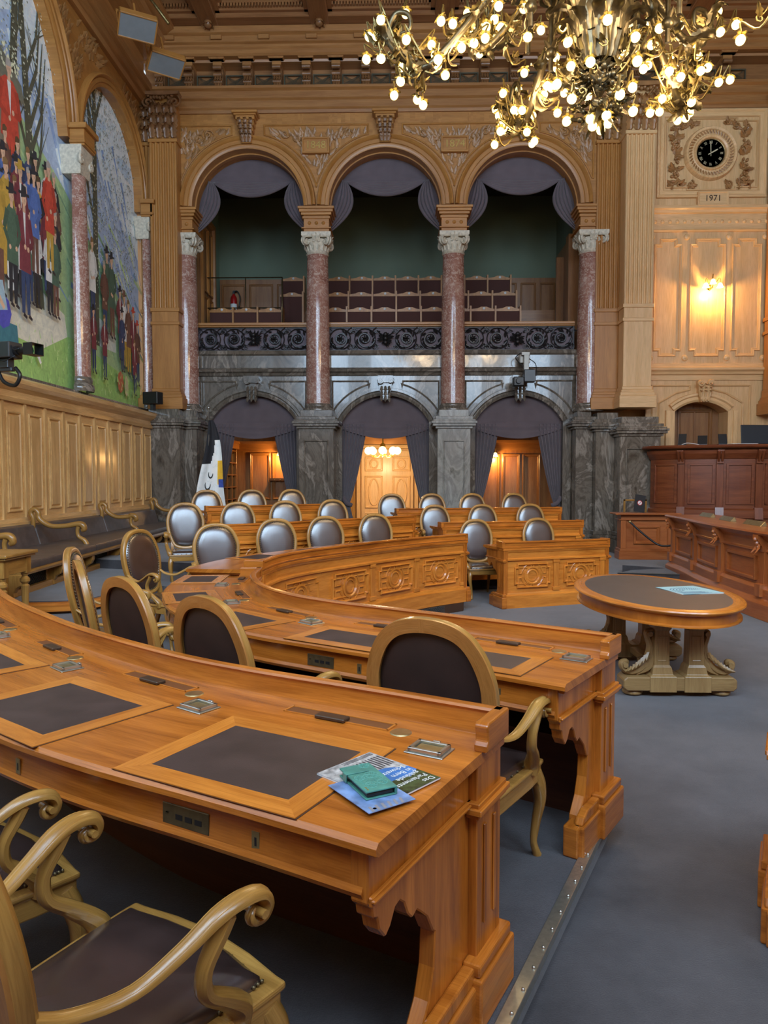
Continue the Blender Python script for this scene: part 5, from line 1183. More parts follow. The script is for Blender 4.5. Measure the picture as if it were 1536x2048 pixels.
def desk(name, label, path, sg, D, z0, zs, zl, seats, ends=(1, 1), top=True, group='curved members desks', panels=None, mat=DESK, pmat=DESK2, grille=None):
    """zs, zl: heights above the tier"""
    c = at(path, plen(path)/2)[0]; p0, u0, _ = at(path, 0); p1, u1, _ = at(path, plen(path)); xp = [(p0[0]-u0[0]*.04, p0[1]-u0[1]*.04)]+list(path)+[(p1[0]+u1[0]*.04, p1[1]+u1[1]*.04)]; pt = seg_of(path, .014, plen(path)-.014, max(4, 3*len(path))); t = thing(name, label, 'desk', (c[0], c[1], z0), 0, group); TT = Matrix.Translation((-c[0], -c[1], 0)); L = plen(path)
    A = lambda prof: [(a*sg, z) for a, z in prof]
    mb = MB(TT); mb.sweep(A([(-.035, zs-.035), (-.035, zs-.012), (-.02, zs), (D-.012, zs), (D, zs-.012), (D, zs-.028), (D-.015, zs-.035)]), xp)
    tp = mb.build('desk_top', mat, t)
    mb = MB(TT); mb.sweep(A([(-.03, zs-.002), (-.034, zs+.012), (-.022, zs+.018), (-.02, zl-.03), (-.034, zl-.02), (-.034, zl-.006), (-.024, zl), (.008, zl), (.014, zl-.008), (.006, zl-.018), (.012, zs+.012), (.02, zs-.002)]), xp)
    for e, T in ((0, frame_at(path, .0, sg)), (1, frame_at(path, L, sg))):
        s = (-1 if e else 1)*(1 if sg < 0 else -1)      # +x of the local frame points out of the end?
        if ends[e]:
            m2 = MB(TT @ T); lo, hi = sorted((s*.012, s*.045)); 
            m2.prism([(-.034, zl), (-.034, zs-.002), (.16, zs-.002), (.16, zs+.02), (.148, zs+.035), (.15, zl-.03), (.155, zl-.01), (.14, zl)], 'yz', lo-.012, hi, 1)
            m2.build('ledge_return', mat, tp, bevel=.006, segs=2)
            end_panel(TT @ T, D, zs, s, mat, t)
    mb.build('ledge', mat, t, True, auto=30)
    mb = MB(TT); mb.sweep(A([(.0, 0), (.0, zs-.035), (.04, zs-.035), (.04, 0)]), pt); mb.build('front_board', SHADEOAK, t)  # oak board, its under-desk shade painted in
    mb = MB(TT); mb.sweep(A([(-.004, .0), (-.004, zs-.035), (.002, zs-.035), (.002, 0)]), path); mb.build('front_facing', pmat, t)
    mb = MB(TT); mb.sweep(A([(-.03, zs-.035), (-.02, zs-.06), (-.008, zs-.07), (-.008, zs-.14), (-.03, zs-.155), (-.03, zs-.175), (.01, zs-.18), (.01, zs-.035)]), path)
    mb.sweep(A([(-.045, 0), (-.045, .17), (-.03, .19), (-.022, .215), (.0, .22), (.0, 0)]), path); mb.build('front_moulding', pmat, t)
    mb = MB(TT); mb.sweep(A([(D-.055, zs-.15), (D-.05, zs-.16), (D-.03, zs-.16), (D-.022, zs-.145), (D-.03, zs-.13), (D-.035, zs-.034), (D-.055, zs-.034)]), pt); mb.build('apron', mat, t)
    mb = MB(TT); mb.sweep(A([(.04, zs-.17), (.04, zs-.15), (D-.055, zs-.15), (D-.055, zs-.17)]), pt); mb.sweep(A([(.04, .44), (.04, .46), (.26, .46), (.26, .44)]), pt); mb.build('shelf', SHADEOAK, t)  # shelves carry the same painted shade
    if panels:
        for s, w in panels:
            T = TT @ frame_at(path, s, sg); h0, h1 = .27, zs-.22; a, b = -w/2+.09, w/2-.09; mb = MB(T); hc = (h0+h1)/2; r = min(.145, (h1-h0)*.38)
            mb.frame(ears(a, b, h0, h1, .04, .05), [(0, 0), (0, -.028), (.012, -.036), (.024, -.02), (.03, 0)], -.0)
            mb.frame(ell(0, hc, r, r, 22), [(0, 0), (0, -.02), (.02, -.024), (.035, -.006), (.05, -.016), (.06, -.016), (.06, 0)], 0)
            for sx in (-1, 1):
                for sz in (-1, 1):
                    q = [(sx*(b-.06), hc+sz*.018), (sx*(b-.06), hc+sz*(hc-h0-.05)), (sx*.03, hc+sz*(hc-h0-.05)), (sx*.03, hc+sz*(r+.02))]+[(sx*(r+.03)*math.sin(k), hc+sz*(r+.03)*math.cos(k)) for k in (.5, .85, 1.2)]+[(sx*(r+.035), hc+sz*.018)]
                    if sx*sz < 0: q = q[::-1]
                    mb.frame(q[::-1] if True and sum(q[i][0]*q[(i+1) % len(q)][1]-q[(i+1) % len(q)][0]*q[i][1] for i in range(len(q))) < 0 else q, [(0, 0), (0, -.01), (.012, -.018), (.02, -.014), (.02, 0)], 0)
            mb.build('front_panel', pmat, t)
            mb = MB(T); mb.box(w/2-.04, w/2+.04, -.026, .0, .22, zs-.18, 2); mb.box(w/2-.055, w/2+.055, -.034, 0, .22, .27); mb.box(w/2-.05, w/2+.05, -.034, 0, zs-.22, zs-.18); mb.build('front_pilaster', pmat, t, bevel=.004)
    for k, (s, w) in enumerate(seats):
        T = TT @ frame_at(path, s, sg, zs); x0, x1, ya, yb = -w/2, w/2, .27, D-.006; f = .075
        mb = MB(T); mb.box(x0-.004, x1+.004, ya-.005, yb+.001, .0002, .0014); fl_ = mb.build('writing_flap', LINE, t)
        m2 = MB(T); 
        for q, g in (([(x0, ya), (x1, ya), (x1-f, ya+f), (x0+f, ya+f)], 0), ([(x0, yb), (x0+f, yb-f), (x1-f, yb-f), (x1, yb)], 0), ([(x0, ya), (x0+f, ya+f), (x0+f, yb-f), (x0, yb)], 1), ([(x1, ya), (x1, yb), (x1-f, yb-f), (x1-f, ya+f)], 1)): m2.prism(q, 'xy', .0014, .004, g)
        m2.build('flap_frame', DESK2, fl_)
        mb = MB(T); mb.box(x0+f-.001, x1-f+.001, ya+f-.001, yb-f+.001, .001, .0036); mb.build('blotter', BLOT, fl_)
        if not top: continue
        bx = (x1+.02 if sg < 0 else x0-.02); bx = x0-.1
        # local +x points to the viewer's left on the near desks, so the fittings sit at -x
        mb = MB(T); mb.frame([(-.2, .07), (.14, .07), (.14, .13), (-.2, .13)], [(0, 0)]) if False else None
        mb = MB(T); mb.box(-.22, .2, .075, .135, .0004, .0012); tr = mb.build('pen_tray', TRAYM, t)
        m2 = MB(T)
        for a in (((-.225, .2, .070, .077)), ((-.225, .2, .133, .137)), ((-.225, -.218, .07, .137)), ((.196, .202, .07, .137))): m2.box(a[0], a[1], a[2], a[3], .0004, .004)
        m2.build('tray_rim', DESK2, tr)
        mb = MB(T); mb.box(-.06, .06, .105, .15, .001, .014); mb.build('name_plate', PLATEM, t, bevel=.003)
        mb = MB(T); mb.lathe([(.0001, .003), (.034, .003), (.037, 0)], 18, (-.27, .13, 0)); mb.build('cable_cap', BRASS, t, True, auto=30)
        X = x0-.10; mb = MB(T)
        mb.box(X-.065, X+.065, .18, .28, .0005, .004)
        for q in ((X-.055, X+.055, .188, .2), (X-.055, X+.055, .26, .272), (X-.055, X-.043, .188, .272), (X+.043, X+.055, .188, .272)): mb.box(q[0], q[1], q[2], q[3], .004, .017)
        mb.box(X-.012, X+.012, .17, .18, .0, .014); iw = mb.build('ink_well', STEEL, t, bevel=.002)
        mb = MB(T); mb.box(X-.04, X+.04, .202, .258, .004, .009); mb.build('ink_well_lid', BRASS, iw)
        if k < 4:
            mb = MB(T); mb.box(-.02, .15, D-.034, D-.0325+.004, -.125, -.065); lp = mb.build('switch_plate', BRASSD, t, bevel=.002)
            mb = MB(T); 
            for a in (.005, .04, .075): mb.box(a, a+.025, D-.029, D-.0275, -.105, -.09)
            mb.lathe([(.0001, 0), (.006, 0)], 8, (.13, D-.029, -.09)); mb.build('switch_slot', BLACK, lp, kind='stuff')
            mb = MB(T); mb.box(-.19, -.165, D-.034, D-.030, -.125, -.075); kp = mb.build('lock_plate', BRASS, t); mb = MB(T); mb.box(-.181, -.174, D-.0299, D-.0295, -.113, -.09); mb.build('keyhole', BLACK, kp)
    return t
LA_, LB_ = plen(Ap), plen(Bp)
desk('members_desk', 'nearest curved desk with the brochure and phone case on it', Ap, -1, .80, .12, .84, .93, [(LA_-.53-k*.88, .64) for k in range(4)], (0, 1), group=None)
desk('members_desk', 'second curved desk from the viewer, just beyond the brown chair backs', Bp, -1, .66, .12, .83, .92, [(LB_-.47-k*.76, .58 if k < 3 else .50) for k in range(5)], (1, 1), group=None)
LC = plen(Cp)
desk('members_desk', 'curved desk with a long lit panelled front and a floor grille at its end', Cp, 1, .72, .12, .83, .92, [(LC-.5-k*.85, .55) for k in range(4)], (1, 1), False, None, [(LC-.45-k*.85, .83) for k in range(4)])
mb = MB(); mb.sweep([(0, .005), (0, .115), (.02, .115), (.02, .005)], seg_of([(p[0], p[1]) for p in offset(Cp, -.055)], LC-1.3, LC-.1, 8)); o = mb.build('floor_grille', LINE); tag(o, 'dark pierced grille set under the end of the curved panelled desk', 'grille')
def crisscross(mb, x0, x1, z0, z1, st, w=.004, y=0):
    n = int((x1-x0+z1-z0)/st)+1
    for k in range(n):
        for s in (0, 1):
            a = x0-(z1-z0)+k*st; pts = []
            # clip the diagonal to the rectangle
            t0 = max(0, x0-a); t1 = min(z1-z0, x1-a)
            if t1 <= t0: continue
            zz = (lambda q: z0+q) if s == 0 else (lambda q: z1-q)
            mb.tube([(a+t0, y, zz(t0)), (a+t1, y, zz(t1))], w, 4)
T = frame_at(offset(Cp, -.06), LC-.7, 1); mb = MB(o.matrix_world.inverted() @ T); crisscross(mb, -.55, .55, .01, .11, .035, .005, .0); mb.build('lattice', plain('lattice_steel', (.10, .11, .11), .4, .6), o, kind='stuff')
LD = plen(Dp)
desk('members_desk', 'two-panel straight desk standing free near the oval table', Dp, 1, .6, 0, .83, .92, [(.42, .55), (1.22, .55)], (1, 1), False, None, [(.42, .74), (1.2, .74)])
desk('members_desk', 'right-hand straight desk of the second far row, directly behind the two-panel desk', D2p, 1, .6, .18, .83, .92, [(.45, .55), (1.2, .55), (1.95, .55)], (1, 1), False, None, [(.45, .74), (1.21, .74), (1.97, .74)])
desk('members_desk', 'right-hand desk of the rearmost row', D3p, 1, .6, .34, .83, .92, [(.42+.75*k, .55) for k in range(4)], (1, 1), False, None, [(.42+.75*k, .73) for k in range(4)])
desk('members_desk', 'curved left-hand desk of the second far row', C2p, 1, .6, .28, .83, .92, [(.5+.85*k, .55) for k in range(4)], (1, 1), False, None, [(.5+.85*k, .83) for k in range(4)])
desk('members_desk', 'curved left-hand desk of the rearmost row near the flag', C3p, 1, .6, .43, .83, .92, [(.5+.85*k, .55) for k in range(2)], (1, 1), False, None, [(.5+.85*k, .83) for k in range(2)])
desk('members_desk', 'corner of a desk cut off by the right edge of the photo', [(1.66, 3.15), (2.6, 2.65)], -1, .7, 0, .83, .92, [(.5, .55)], (1, 1), False, None)

# ================================================================ CHAIRS
def chair_outline():
    h = [(0, 1.15), (.075, 1.143), (.145, 1.118), (.20, 1.07), (.24, 1.0), (.265, .92), (.27, .84), (.262, .76), (.243, .68), (.215, .60), (.18, .535), (.13, .50), (.06, .485), (0, .48)]
    P = [(x, z) for x, z in h]+[(-x, z) for x, z in h[-2:0:-1]]
    return spline2(P, 3, True)
def make_chair(label):
    t = thing('armchair', label, 'chair', (0, 0, 0), 0); out = chair_outline(); n = len(out); B = lambda x, z, d=0: (x, -.235-(z-.48)*.17-d, z)
    nr = normals(out, True)
    cz = .82
    def inset(p, k, d): return (p[0]+nr[k][0]*-d, p[1]+nr[k][1]*-d)
    sgn = 1 if (nr[0][1] < 0) else -1
    def ins(k, d): return (out[k][0]+nr[k][0]*d*sgn, out[k][1]+nr[k][1]*d*sgn)
    # frame ring, section rounded in front, flat behind
    prof = [(0, -.006), (-.002, .010), (.006, .019), (.018, .021), (.026, .018), (.032, .019), (.038, .015), (.042, .004), (.056, -.010), (.056, -.018), (.0, -.018)]
    mb = MB(); v = []; uv = []; m = len(prof); Ls = 0
    for k in range(n):
        if k: Ls += math.dist(out[k], out[k-1])
        for a, b in prof: x, z = ins(k, a); v.append(B(x, z, -b)); uv.append((Ls, a+b))
    mb.add(v, [(k*m+j, k*m+(j+1) % m, ((k+1) % n)*m+(j+1) % m, ((k+1) % n)*m+j) for k in range(n) for j in range(m)], uv=uv)
    mb.build('back_frame', CHAIRW, t, True, auto=45)
    mb = MB(); v = []; m = 3           # rear face of the frame: flat oak band
    pr = [(.0, .018), (.002, .026), (.056, .026), (.056, .012)]; m = 4; uv = []
    for k in range(n):
        for a, b in pr: x, z = ins(k, a); v.append(B(x, z, b)); uv.append((k*.04, a))
    mb.add(v, [(k*m+j, ((k+1) % n)*m+j, ((k+1) % n)*m+j+1, k*m+j+1) for k in range(n) for j in range(m-1)], uv=uv)
    mb.build('rear_band', CHAIRB, t, True, auto=40)
    # padded front, leather rear
    for nm, dd, m_, rings in (('back_cushion', -1, LEA, ((.039, .008), (.048, .018), (.07, .03), (.13, .038), (.19, .041))), ('rear_panel', 1, LEAB, ((.054, .006), (.12, .012)))):
        mb = MB(); v = []; k0 = 0
        for d, b in rings:
            for k in range(n):
                x, z = ins(k, d); 
                if d > .1: f = (d-.05)/.2; x = out[k][0]*(1-f*.9); z = out[k][1]+(cz-out[k][1])*f*.9
                v.append(B(x, z, dd*b))
        v.append(B(0, cz, dd*(rings[-1][1]+.001))); R_ = len(rings)
        fs = [(r*n+k, r*n+(k+1) % n, (r+1)*n+(k+1) % n, (r+1)*n+k) for r in range(R_-1) for k in range(n)]+[((R_-1)*n+k, (R_-1)*n+(k+1) % n, R_*n) for k in range(n)]
        mb.add(v, fs, uv=[(0, 0)]*len(v)); cu = mb.build(nm, m_, t, True)
        if dd < 0:
            mb = MB()
            for k in range(0, n):
                x, z = ins(k, .049); mb.ball(B(x, z, -.022), .0066, 6)
            mb.build('nail_trim', BRASSD, cu, True, kind='stuff')
    # seat
    fr, bk, y0, y1 = .285, .225, -.25, .25
    so = spline2([(-bk, y0), (-bk+.02, y0-.015), (bk-.02, y0-.015), (bk, y0), (.262, 0), (fr, y1-.02), (.25, y1+.01), (0, y1+.04), (-.25, y1+.01), (-fr, y1-.02), (-.262, 0)], 2, True)
    mb = MB(); mb.prism(so, 'xy', .36, .43, 0); s2 = [(x*1.03, y*1.03) for x, y in so]; mb.prism(s2, 'xy', .428, .448, 0); mb.build('seat_frame', CHAIRW, t, bevel=.007, segs=2)
    mb = MB(); v = []; n2 = len(so)
    for f, z in ((.88, .447), (.87, .468), (.8, .485), (.6, .497), (.3, .502)):
        for x, y in so: v.append((x*f, (y-.0)*f, z))
    v.append((0, 0, .503)); mb.add(v, [(r*n2+k, r*n2+(k+1) % n2, (r+1)*n2+(k+1) % n2, (r+1)*n2+k) for r in range(4) for k in range(n2)]+[(4*n2+k, 4*n2+(k+1) % n2, 5*n2) for k in range(n2)], uv=[(0, 0)]*len(v)); sc_ = mb.build('seat_cushion', LEA, t, True)
    mb = MB()
    for i in range(4, n2-0):
        p, q = so[i-1], so[i]; 
        for h in (0, .5): mb.ball(((p[0]+(q[0]-p[0])*h)*.885, (p[1]+(q[1]-p[1])*h)*.885, .455), .0055, 5)
    mb.build('nail_trim', BRASSD, sc_, True, kind='stuff')
    for s in (-1, 1):
        mb = MB(); mb.tube([(s*.262, .225, .40), (s*.275, .245, .34), (s*.278, .262, .26), (s*.262, .262, .16), (s*.252, .262, .07), (s*.26, .278, .015), (s*.262, .285, .0)], [.033, .034, .028, .021, .016, .019, .022], 8, 4, sqr=True, up=(0, 1, 0)); mb.build('leg', CHAIRW, t, True, auto=45)
        mb = MB(); mb.tube([B(s*.20, .60), B(s*.197, .50), (s*.197, -.235, .42), (s*.20, -.25, .30), (s*.205, -.30, .14), (s*.21, -.35, .0)], [.020, .027, .027, .026, .022, .018], 4, 4, up=(0, 1, 0)); mb.build('leg', CHAIRW, t, True, auto=45)
        # arm: dips from the back, rises to a scroll
        A = [B(s*.235, .72), (s*.245, -.20, .675), (s*.27, -.10, .662), (s*.295, -.01, .70), (s*.31, .06, .738), (s*.318, .115, .748), (s*.32, .158, .738), (s*.32, .174, .71), (s*.32, .163, .684), (s*.32, .142, .683), (s*.32, .135, .70), (s*.32, .147, .710)]
        mb = MB(); mb.tube(A, [.016, .019, .020, .023, .027, .029, .029, .027, .023, .019, .014, .009], 13, 4, flat=.68, sec=ARM); mb.tube([(s*.32-.034, .15, .703), (s*.32+.034, .15, .703)], .010, 8)
        mb.build('armrest', CHAIRW, t, True, auto=50)
        mb = MB(); mb.tube([(s*.262, .145, .43), (s*.275, .14, .47), (s*.295, .085, .53), (s*.303, .035, .58), (s*.308, .03, .64), (s*.312, .065, .70), (s*.313, .08, .73)], [.032, .028, .022, .018, .017, .019, .021], 8, 4, flat=1.2, up=(1, 0, 0)); mb.build('arm_support', CHAIRW, t, True, auto=50)
    return t
def face(path, s, sg, D, extra=.18):
    (x, y), u, n = at(path, s); n = (n[0]*sg, n[1]*sg); p = (x+n[0]*(D+extra), y+n[1]*(D+extra)); return p, math.atan2(n[0], -n[1])   # faces back towards the desk
proto = make_chair('large brown-backed armchair in the centre, pulled up to the second curved desk')
g1 = 'armchairs at the near desks'; g2 = 'armchairs in the far rows'
def put(x, y, z, rz, label, group, first=False):
    if first: proto.location = (x, y, z); proto.rotation_euler = (0, 0, rz); proto['group'] = group; return proto
    return dup(proto, (x, y, z), rz, label, group)
def ang(dx, dy): return math.atan2(-dx, dy)
put(.25, 3.03, .12, ang(.44, .90), '', g1, True)
for x, y, d, l in ((-.66, 3.48, (.62, .78), 'brown-backed armchair, second from the big central one along the near desk'),
                   (-1.26, 4.08, (.66, .75), 'brown-backed armchair third from the big central one, partly hidden by its neighbour'),
                   (-1.76, 4.74, (.87, .49), 'armchair seen almost edge-on from behind, with a slim oval brown back'),
                   (-2.16, 5.5, (.97, .20), 'armchair seen from its side with its studded leather front showing'),
                   (-2.36, 7.2, (.93, -.36), 'armchair with a worn purplish leather back showing at the aisle'),
                   (-.69, 1.62, (.55, .835), 'nearest armchair with scrolled arms, its dark seat showing at the bottom left'),
                   (-1.39, 2.15, (.60, .80), 'armchair under the left end of the nearest desk, only its arm and seat showing')):
    q = put(x, y, .12, ang(*d), l, g1)
    if x == -.69: q.scale = (1, 1.15, 1)
def fput(x, y, z, l, dx, dy): put(x, y, z, ang(dx, dy), l, g2)
CH = [(440, 8.0, .12, 'pale-lit armchair at the left end of the front far row'), (565, 9.0, .12, 'second armchair from the left in the front far row'), (666, 9.6, .12, 'third armchair from the left in the front far row'), (768, 10.3, .12, 'fourth armchair from the left in the front far row'),
      (373, 10.2, .28, 'leftmost armchair of the second far row, beside the wall bench'), (482, 10.55, .28, 'second armchair from the left in the second far row'), (580, 11.2, .28, 'third armchair from the left in the second far row'), (677, 11.85, .28, 'fourth armchair from the left in the second far row'),
      (417, 12.3, .43, 'leftmost armchair of the rearmost row, just below the flag'), (510, 12.75, .43, 'second armchair from the left in the rearmost row'), (592, 13.15, .43, 'third armchair from the left in the rearmost row, before the marble pedestal'),
      (965, 10.95, 0, 'armchair at the open end of the two-panel desk, legs and arm visible'), (1092, 11.35, 0, 'armchair behind the free-standing two-panel desk'),
      (880, 12.1, .18, 'leftmost armchair of the right block second row'), (977, 12.35, .18, 'middle armchair of the right block second row'), (1074, 12.65, .18, 'rightmost armchair of the right block second row'),
      (791, 13.4, .34, 'leftmost of the four armchairs at the right block rearmost desk'), (873, 13.6, .34, 'second of the four armchairs at the right block rearmost desk'), (955, 13.75, .34, 'third of the four armchairs at the right block rearmost desk'), (1040, 13.95, .34, 'rightmost of the four armchairs at the right block rearmost desk')]
for i, (px, y, z, l) in enumerate(CH):
    x = (px-801)/1450*y; k = 1 if i < 11 else 0
    dx, dy = ((.42, -.9) if i < 4 else (.4, -.92) if k else (.22, -.97))
    fput(x, y, z, l, dx, dy)

# ================================================================ OVAL TABLE
t = thing('oval_table', 'oval wooden table with a dark leather top and carved trestle feet', 'table', (2.29, 6.58, 0), 0)
a_, b_ = .667, 1.095
mb = MB(); mb.lathe([(1, .75), (1.0, .762), (.985, .775), (.97, .779), (.80, .781)], 56, sx=a_, sy=b_)
def ringo(mb, rs, zs, seg=64):
    v = []; m = len(rs)
    for k in range(seg):
        a = 2*PI*k/seg
        for r, z in zip(rs, zs): v.append(((a_+r)*math.cos(a), (b_+r)*math.sin(a), z))
    uv = [((k//m)*.09, rs[k % m]) for k in range(len(v))]
    mb.add(v, [(k*m+j, ((k+1) % seg)*m+j, ((k+1) % seg)*m+(j+1) % m, k*m+(j+1) % m) for k in range(seg) for j in range(m)], uv=uv)
mb = MB(); ringo(mb, [-.11, -.11, -.02, -.005, .0, -.005, -.02, -.03], [.74, .78, .78, .775, .765, .755, .752, .74]); mb.build('table_rim', DESK2, t, True, auto=40)
mb = MB(); ringo(mb, [-.05, -.045, -.05, -.05, -.03, -.03, -.06], [.75, .74, .72, .665, .655, .645, .64]); mb.build('apron', DESK, t, True, auto=40)
mb = MB(); mb.prism([((a_-.105)*math.cos(2*PI*k/64), (b_-.105)*math.sin(2*PI*k/64)) for k in range(64)], 'xy', .70, .7805); mb.build('leather_top', plain('table_leather', (.085, .068, .062), .42, 0, .1, 3), t)
TOAK = wood('trestle_oak', (.36, .22, .085), (.25, .14, .05), .4, .2, 2, 15)
for sy in (-1, 1):
    yy = sy*.58; mb = MB(); mb.prism([(-.46, .075), (-.43, .05), (.43, .05), (.46, .075), (.46, .14), (.43, .165), (-.43, .165), (-.46, .14)], 'xz', yy-.1, yy+.1, 0); tr = mb.build('trestle_foot', TOAK, t, bevel=.008)
    for sx in (-1, 1):
        mb = MB(); mb.lathe([(.03, 0), (.075, .008), (.085, .025), (.07, .045), (.05, .052)], 16, (sx*.36, yy, 0)); mb.build('bun_foot', TOAK, tr, True)
        mb = MB(); x = sx*.14; mb.sq([(.108, .045), (.108, .17), (.085, .185), (.075, .24), (.062, .26), (.058, .54), (.07, .56), (.075, .6), (.085, .62), (.085, .65)], (x, yy, 0)); mb.frame(rect(x-.04, x+.04, .29, .5), [(0, 0), (0, -.006), (.008, -.006), (.012, 0)], yy-.058*1.0); mb.build('column', TOAK, t, bevel=.004)
        mb = MB(); q = [(x+sx*.06, yy, .54), (x+sx*.11, yy, .52), (x+sx*.10, yy, .47), (x+sx*.08, yy, .40), (x+sx*.10, yy, .30), (x+sx*.16, yy, .22), (x+sx*.24, yy, .19), (x+sx*.30, yy, .22), (x+sx*.31, yy, .26), (x+sx*.275, yy, .275), (x+sx*.265, yy, .25)]
        mb.tube(q, [.018, .022, .026, .03, .034, .035, .032, .03, .027, .022, .014], 8, 4, flat=1.3, up=(0, 1, 0)); mb.tube([(x+sx*.06, yy, .5), (x+sx*.07, yy, .36), (x+sx*.1, yy, .24), (x+sx*.2, yy, .18)], [.02, .04, .05, .03], 6, 4)
        for k in range(7):
            tt = k/6; mb.leaf((x+sx*(.1+.14*tt), yy-.045, .36-.15*tt), (sx*.5, -.1, -1+tt), (0, -1, 0), .07, .025, .3)
        for p in ((x+sx*.29, .25), (x+sx*.095, .51)): mb.tube([(p[0], yy-.05, p[1]), (p[0], yy+.05, p[1])], .022, 8)
        mb.build('scroll_bracket', TOAK, tr, True, auto=50)
mb = MB(); mb.box(-.05, .05, -.5, .5, .09, .15, 1); mb.prism(ell(0, 0, .13, .13, 14), 'xy', .088, .152); mb.build('stretcher', TOAK, t, bevel=.006)
t = thing('information_leaflet', 'pale blue folded leaflet with a printed ring diagram lying on the oval table', 'leaflet', (2.60, 6.55, .7812), .2)
LBLU = plain('leaflet_blue', (.30, .52, .58), .6)
for k, (r, z) in enumerate(((.0, 0), (.06, .003))): mb = MB(Matrix.Rotation(r, 4, 'Z')); mb.box(-.2, .2, -.21, .21, z, z+.002); mb.build('sheet', LBLU if k else WHITE, t)
mb = MB()
for r in (.05, .075, .1, .125, .15):
    for k in range(int(r*170)): a = PI*.1+k*PI*1.1/int(r*170); x, y = r*math.cos(a)-.02, r*math.sin(a)-.02; mb.box(x-.005, x+.005, y-.005, y+.005, .0051, .0056)
for k in range(6): mb.box(-.17, .1-.02*(k % 3), -.19+.018*k, -.184+.018*k, .0051, .0056)
mb.build('printed_diagram', plain('print_blue', (.04, .1, .2), .6), t, kind='stuff')

# ================================================================ WALL BENCH
t = thing('wall_bench', 'long dark leather bench with scrolled wooden arms below the wainscot', 'bench', (-5.4, 13, .28)); TB = Matrix.Translation((5.4, -13, -.28))
BP = [(-5.15, 17.0), (-4.95, 14.5), (-4.80, 12.0), (-4.72, 8.95)]
def bl(y): return -5.15+(17.0-y)/8.05*.43      # front line x
def bpath(y0, y1, d=0): return [(bl(y1)+d, y1), (bl(y0)+d, y0)]
SEC = [(8.95, 11.35), (11.35, 14.0), (14.0, 17.0)]
for y0, y1 in SEC:
    mb = MB(TB); mb.sweep([(-.03, .64), (-.035, .70), (-.02, .735), (.3, .75), (.95, .74), (.95, .64)][::1], [(bl(y0), y0+.01), (bl(y1), y1-.01)]); mb.build('seat_cushion', BENCHL, t, True, auto=40)
    mb = MB(TB); mb.prism([(-5.86, .70), (-5.70, .70), (-5.80, 1.04), (-5.90, 1.06), (-5.95, 1.04)], 'xz', y0+.01, y1-.01, 1); mb.build('back_cushion', BENCHL, t, bevel=.02, segs=2)
mb = MB(TB); mb.sweep([(-.02, .57), (-.03, .60), (-.02, .64), (1.05, .64), (1.05, .57)], [(bl(8.95), 8.95), (bl(17), 17)]); mb.build('seat_rail', CHAIRW, t)
mb = MB(TB); mb.box(-6.0, -5.9, 8.9, 17, 1.04, 1.10, 1); mb.build('back_rail', WAIN, t)
mb = MB(TB); mb.sweep([(.14, .28), (.14, .36), (.2, .36), (.2, .28)], [(bl(8.95), 8.95), (bl(17), 17)]); mb.build('base_rail', CHAIRW, t)
mb = MB(TB); mb.sweep([(.24, .3), (.24, .6), (.26, .6), (.26, .3)], [(bl(8.95), 8.95), (bl(17), 17)]); gr = mb.build('grille_backing', plain('vent_dark', (.012, .016, .02), .6), t)
ang_b = math.atan2(8.05, bl(17)-bl(8.95)); TG = TB @ Matrix.Translation((bl(8.95), 8.95, 0)) @ Matrix.Rotation(ang_b, 4, 'Z')
mb = MB(TG); crisscross(mb, 0, 8.0, .34, .6, .05, .0045, .215); mb.build('grille_lattice', plain('lattice_bronze', (.10, .09, .07), .4, .7), gr, kind='stuff')
for y in (8.98, 10.15, 11.3, 12.6, 13.9, 15.2, 16.7):
    f = bl(y); mb = MB(TB); mb.prism([(f-.0, .57), (f-.0, .5), (f-.03, .44), (f-.10, .40), (f-.13, .34), (f-.12, .28), (f-.24, .28), (f-.27, .36), (f-.24, .46), (f-.24, .57)], 'xz', y-.045, y+.045, 2); mb.box(f-.28, f-.2, y-.09, y+.09, .28, .58, 2); mb.build('bracket_leg', CHAIRW, t, bevel=.008)
for y in (9.0, 11.35, 14.0, 16.9):
    f = bl(y); mb = MB(TB); mb.tube([(-5.86, y, .74), (-5.82, y, 1.1), (-5.86, y, 1.24), (-5.80, y, 1.29), (-5.74, y, 1.24), (-5.72, y, 1.14), (-5.55, y, 1.03), (-5.3, y, 1.03), (f-.26, y, 1.06), (f-.18, y, 1.04), (f-.16, y, .98), (f-.20, y, .955)], [.03, .035, .04, .04, .04, .045, .04, .04, .048, .05, .045, .03], 8, 4, up=(0, 1, 0)); mb.build('armrest', CHAIRW, t, True, auto=50)
    mb = MB(TB); mb.tube([(f-.12, y, .72), (f-.16, y, .80), (f-.25, y, .86), (f-.27, y, .95), (f-.25, y, 1.02)], [.04, .038, .03, .03, .035], 8, 4, up=(0, 1, 0)); mb.build('arm_support', CHAIRW, t, True, auto=50)
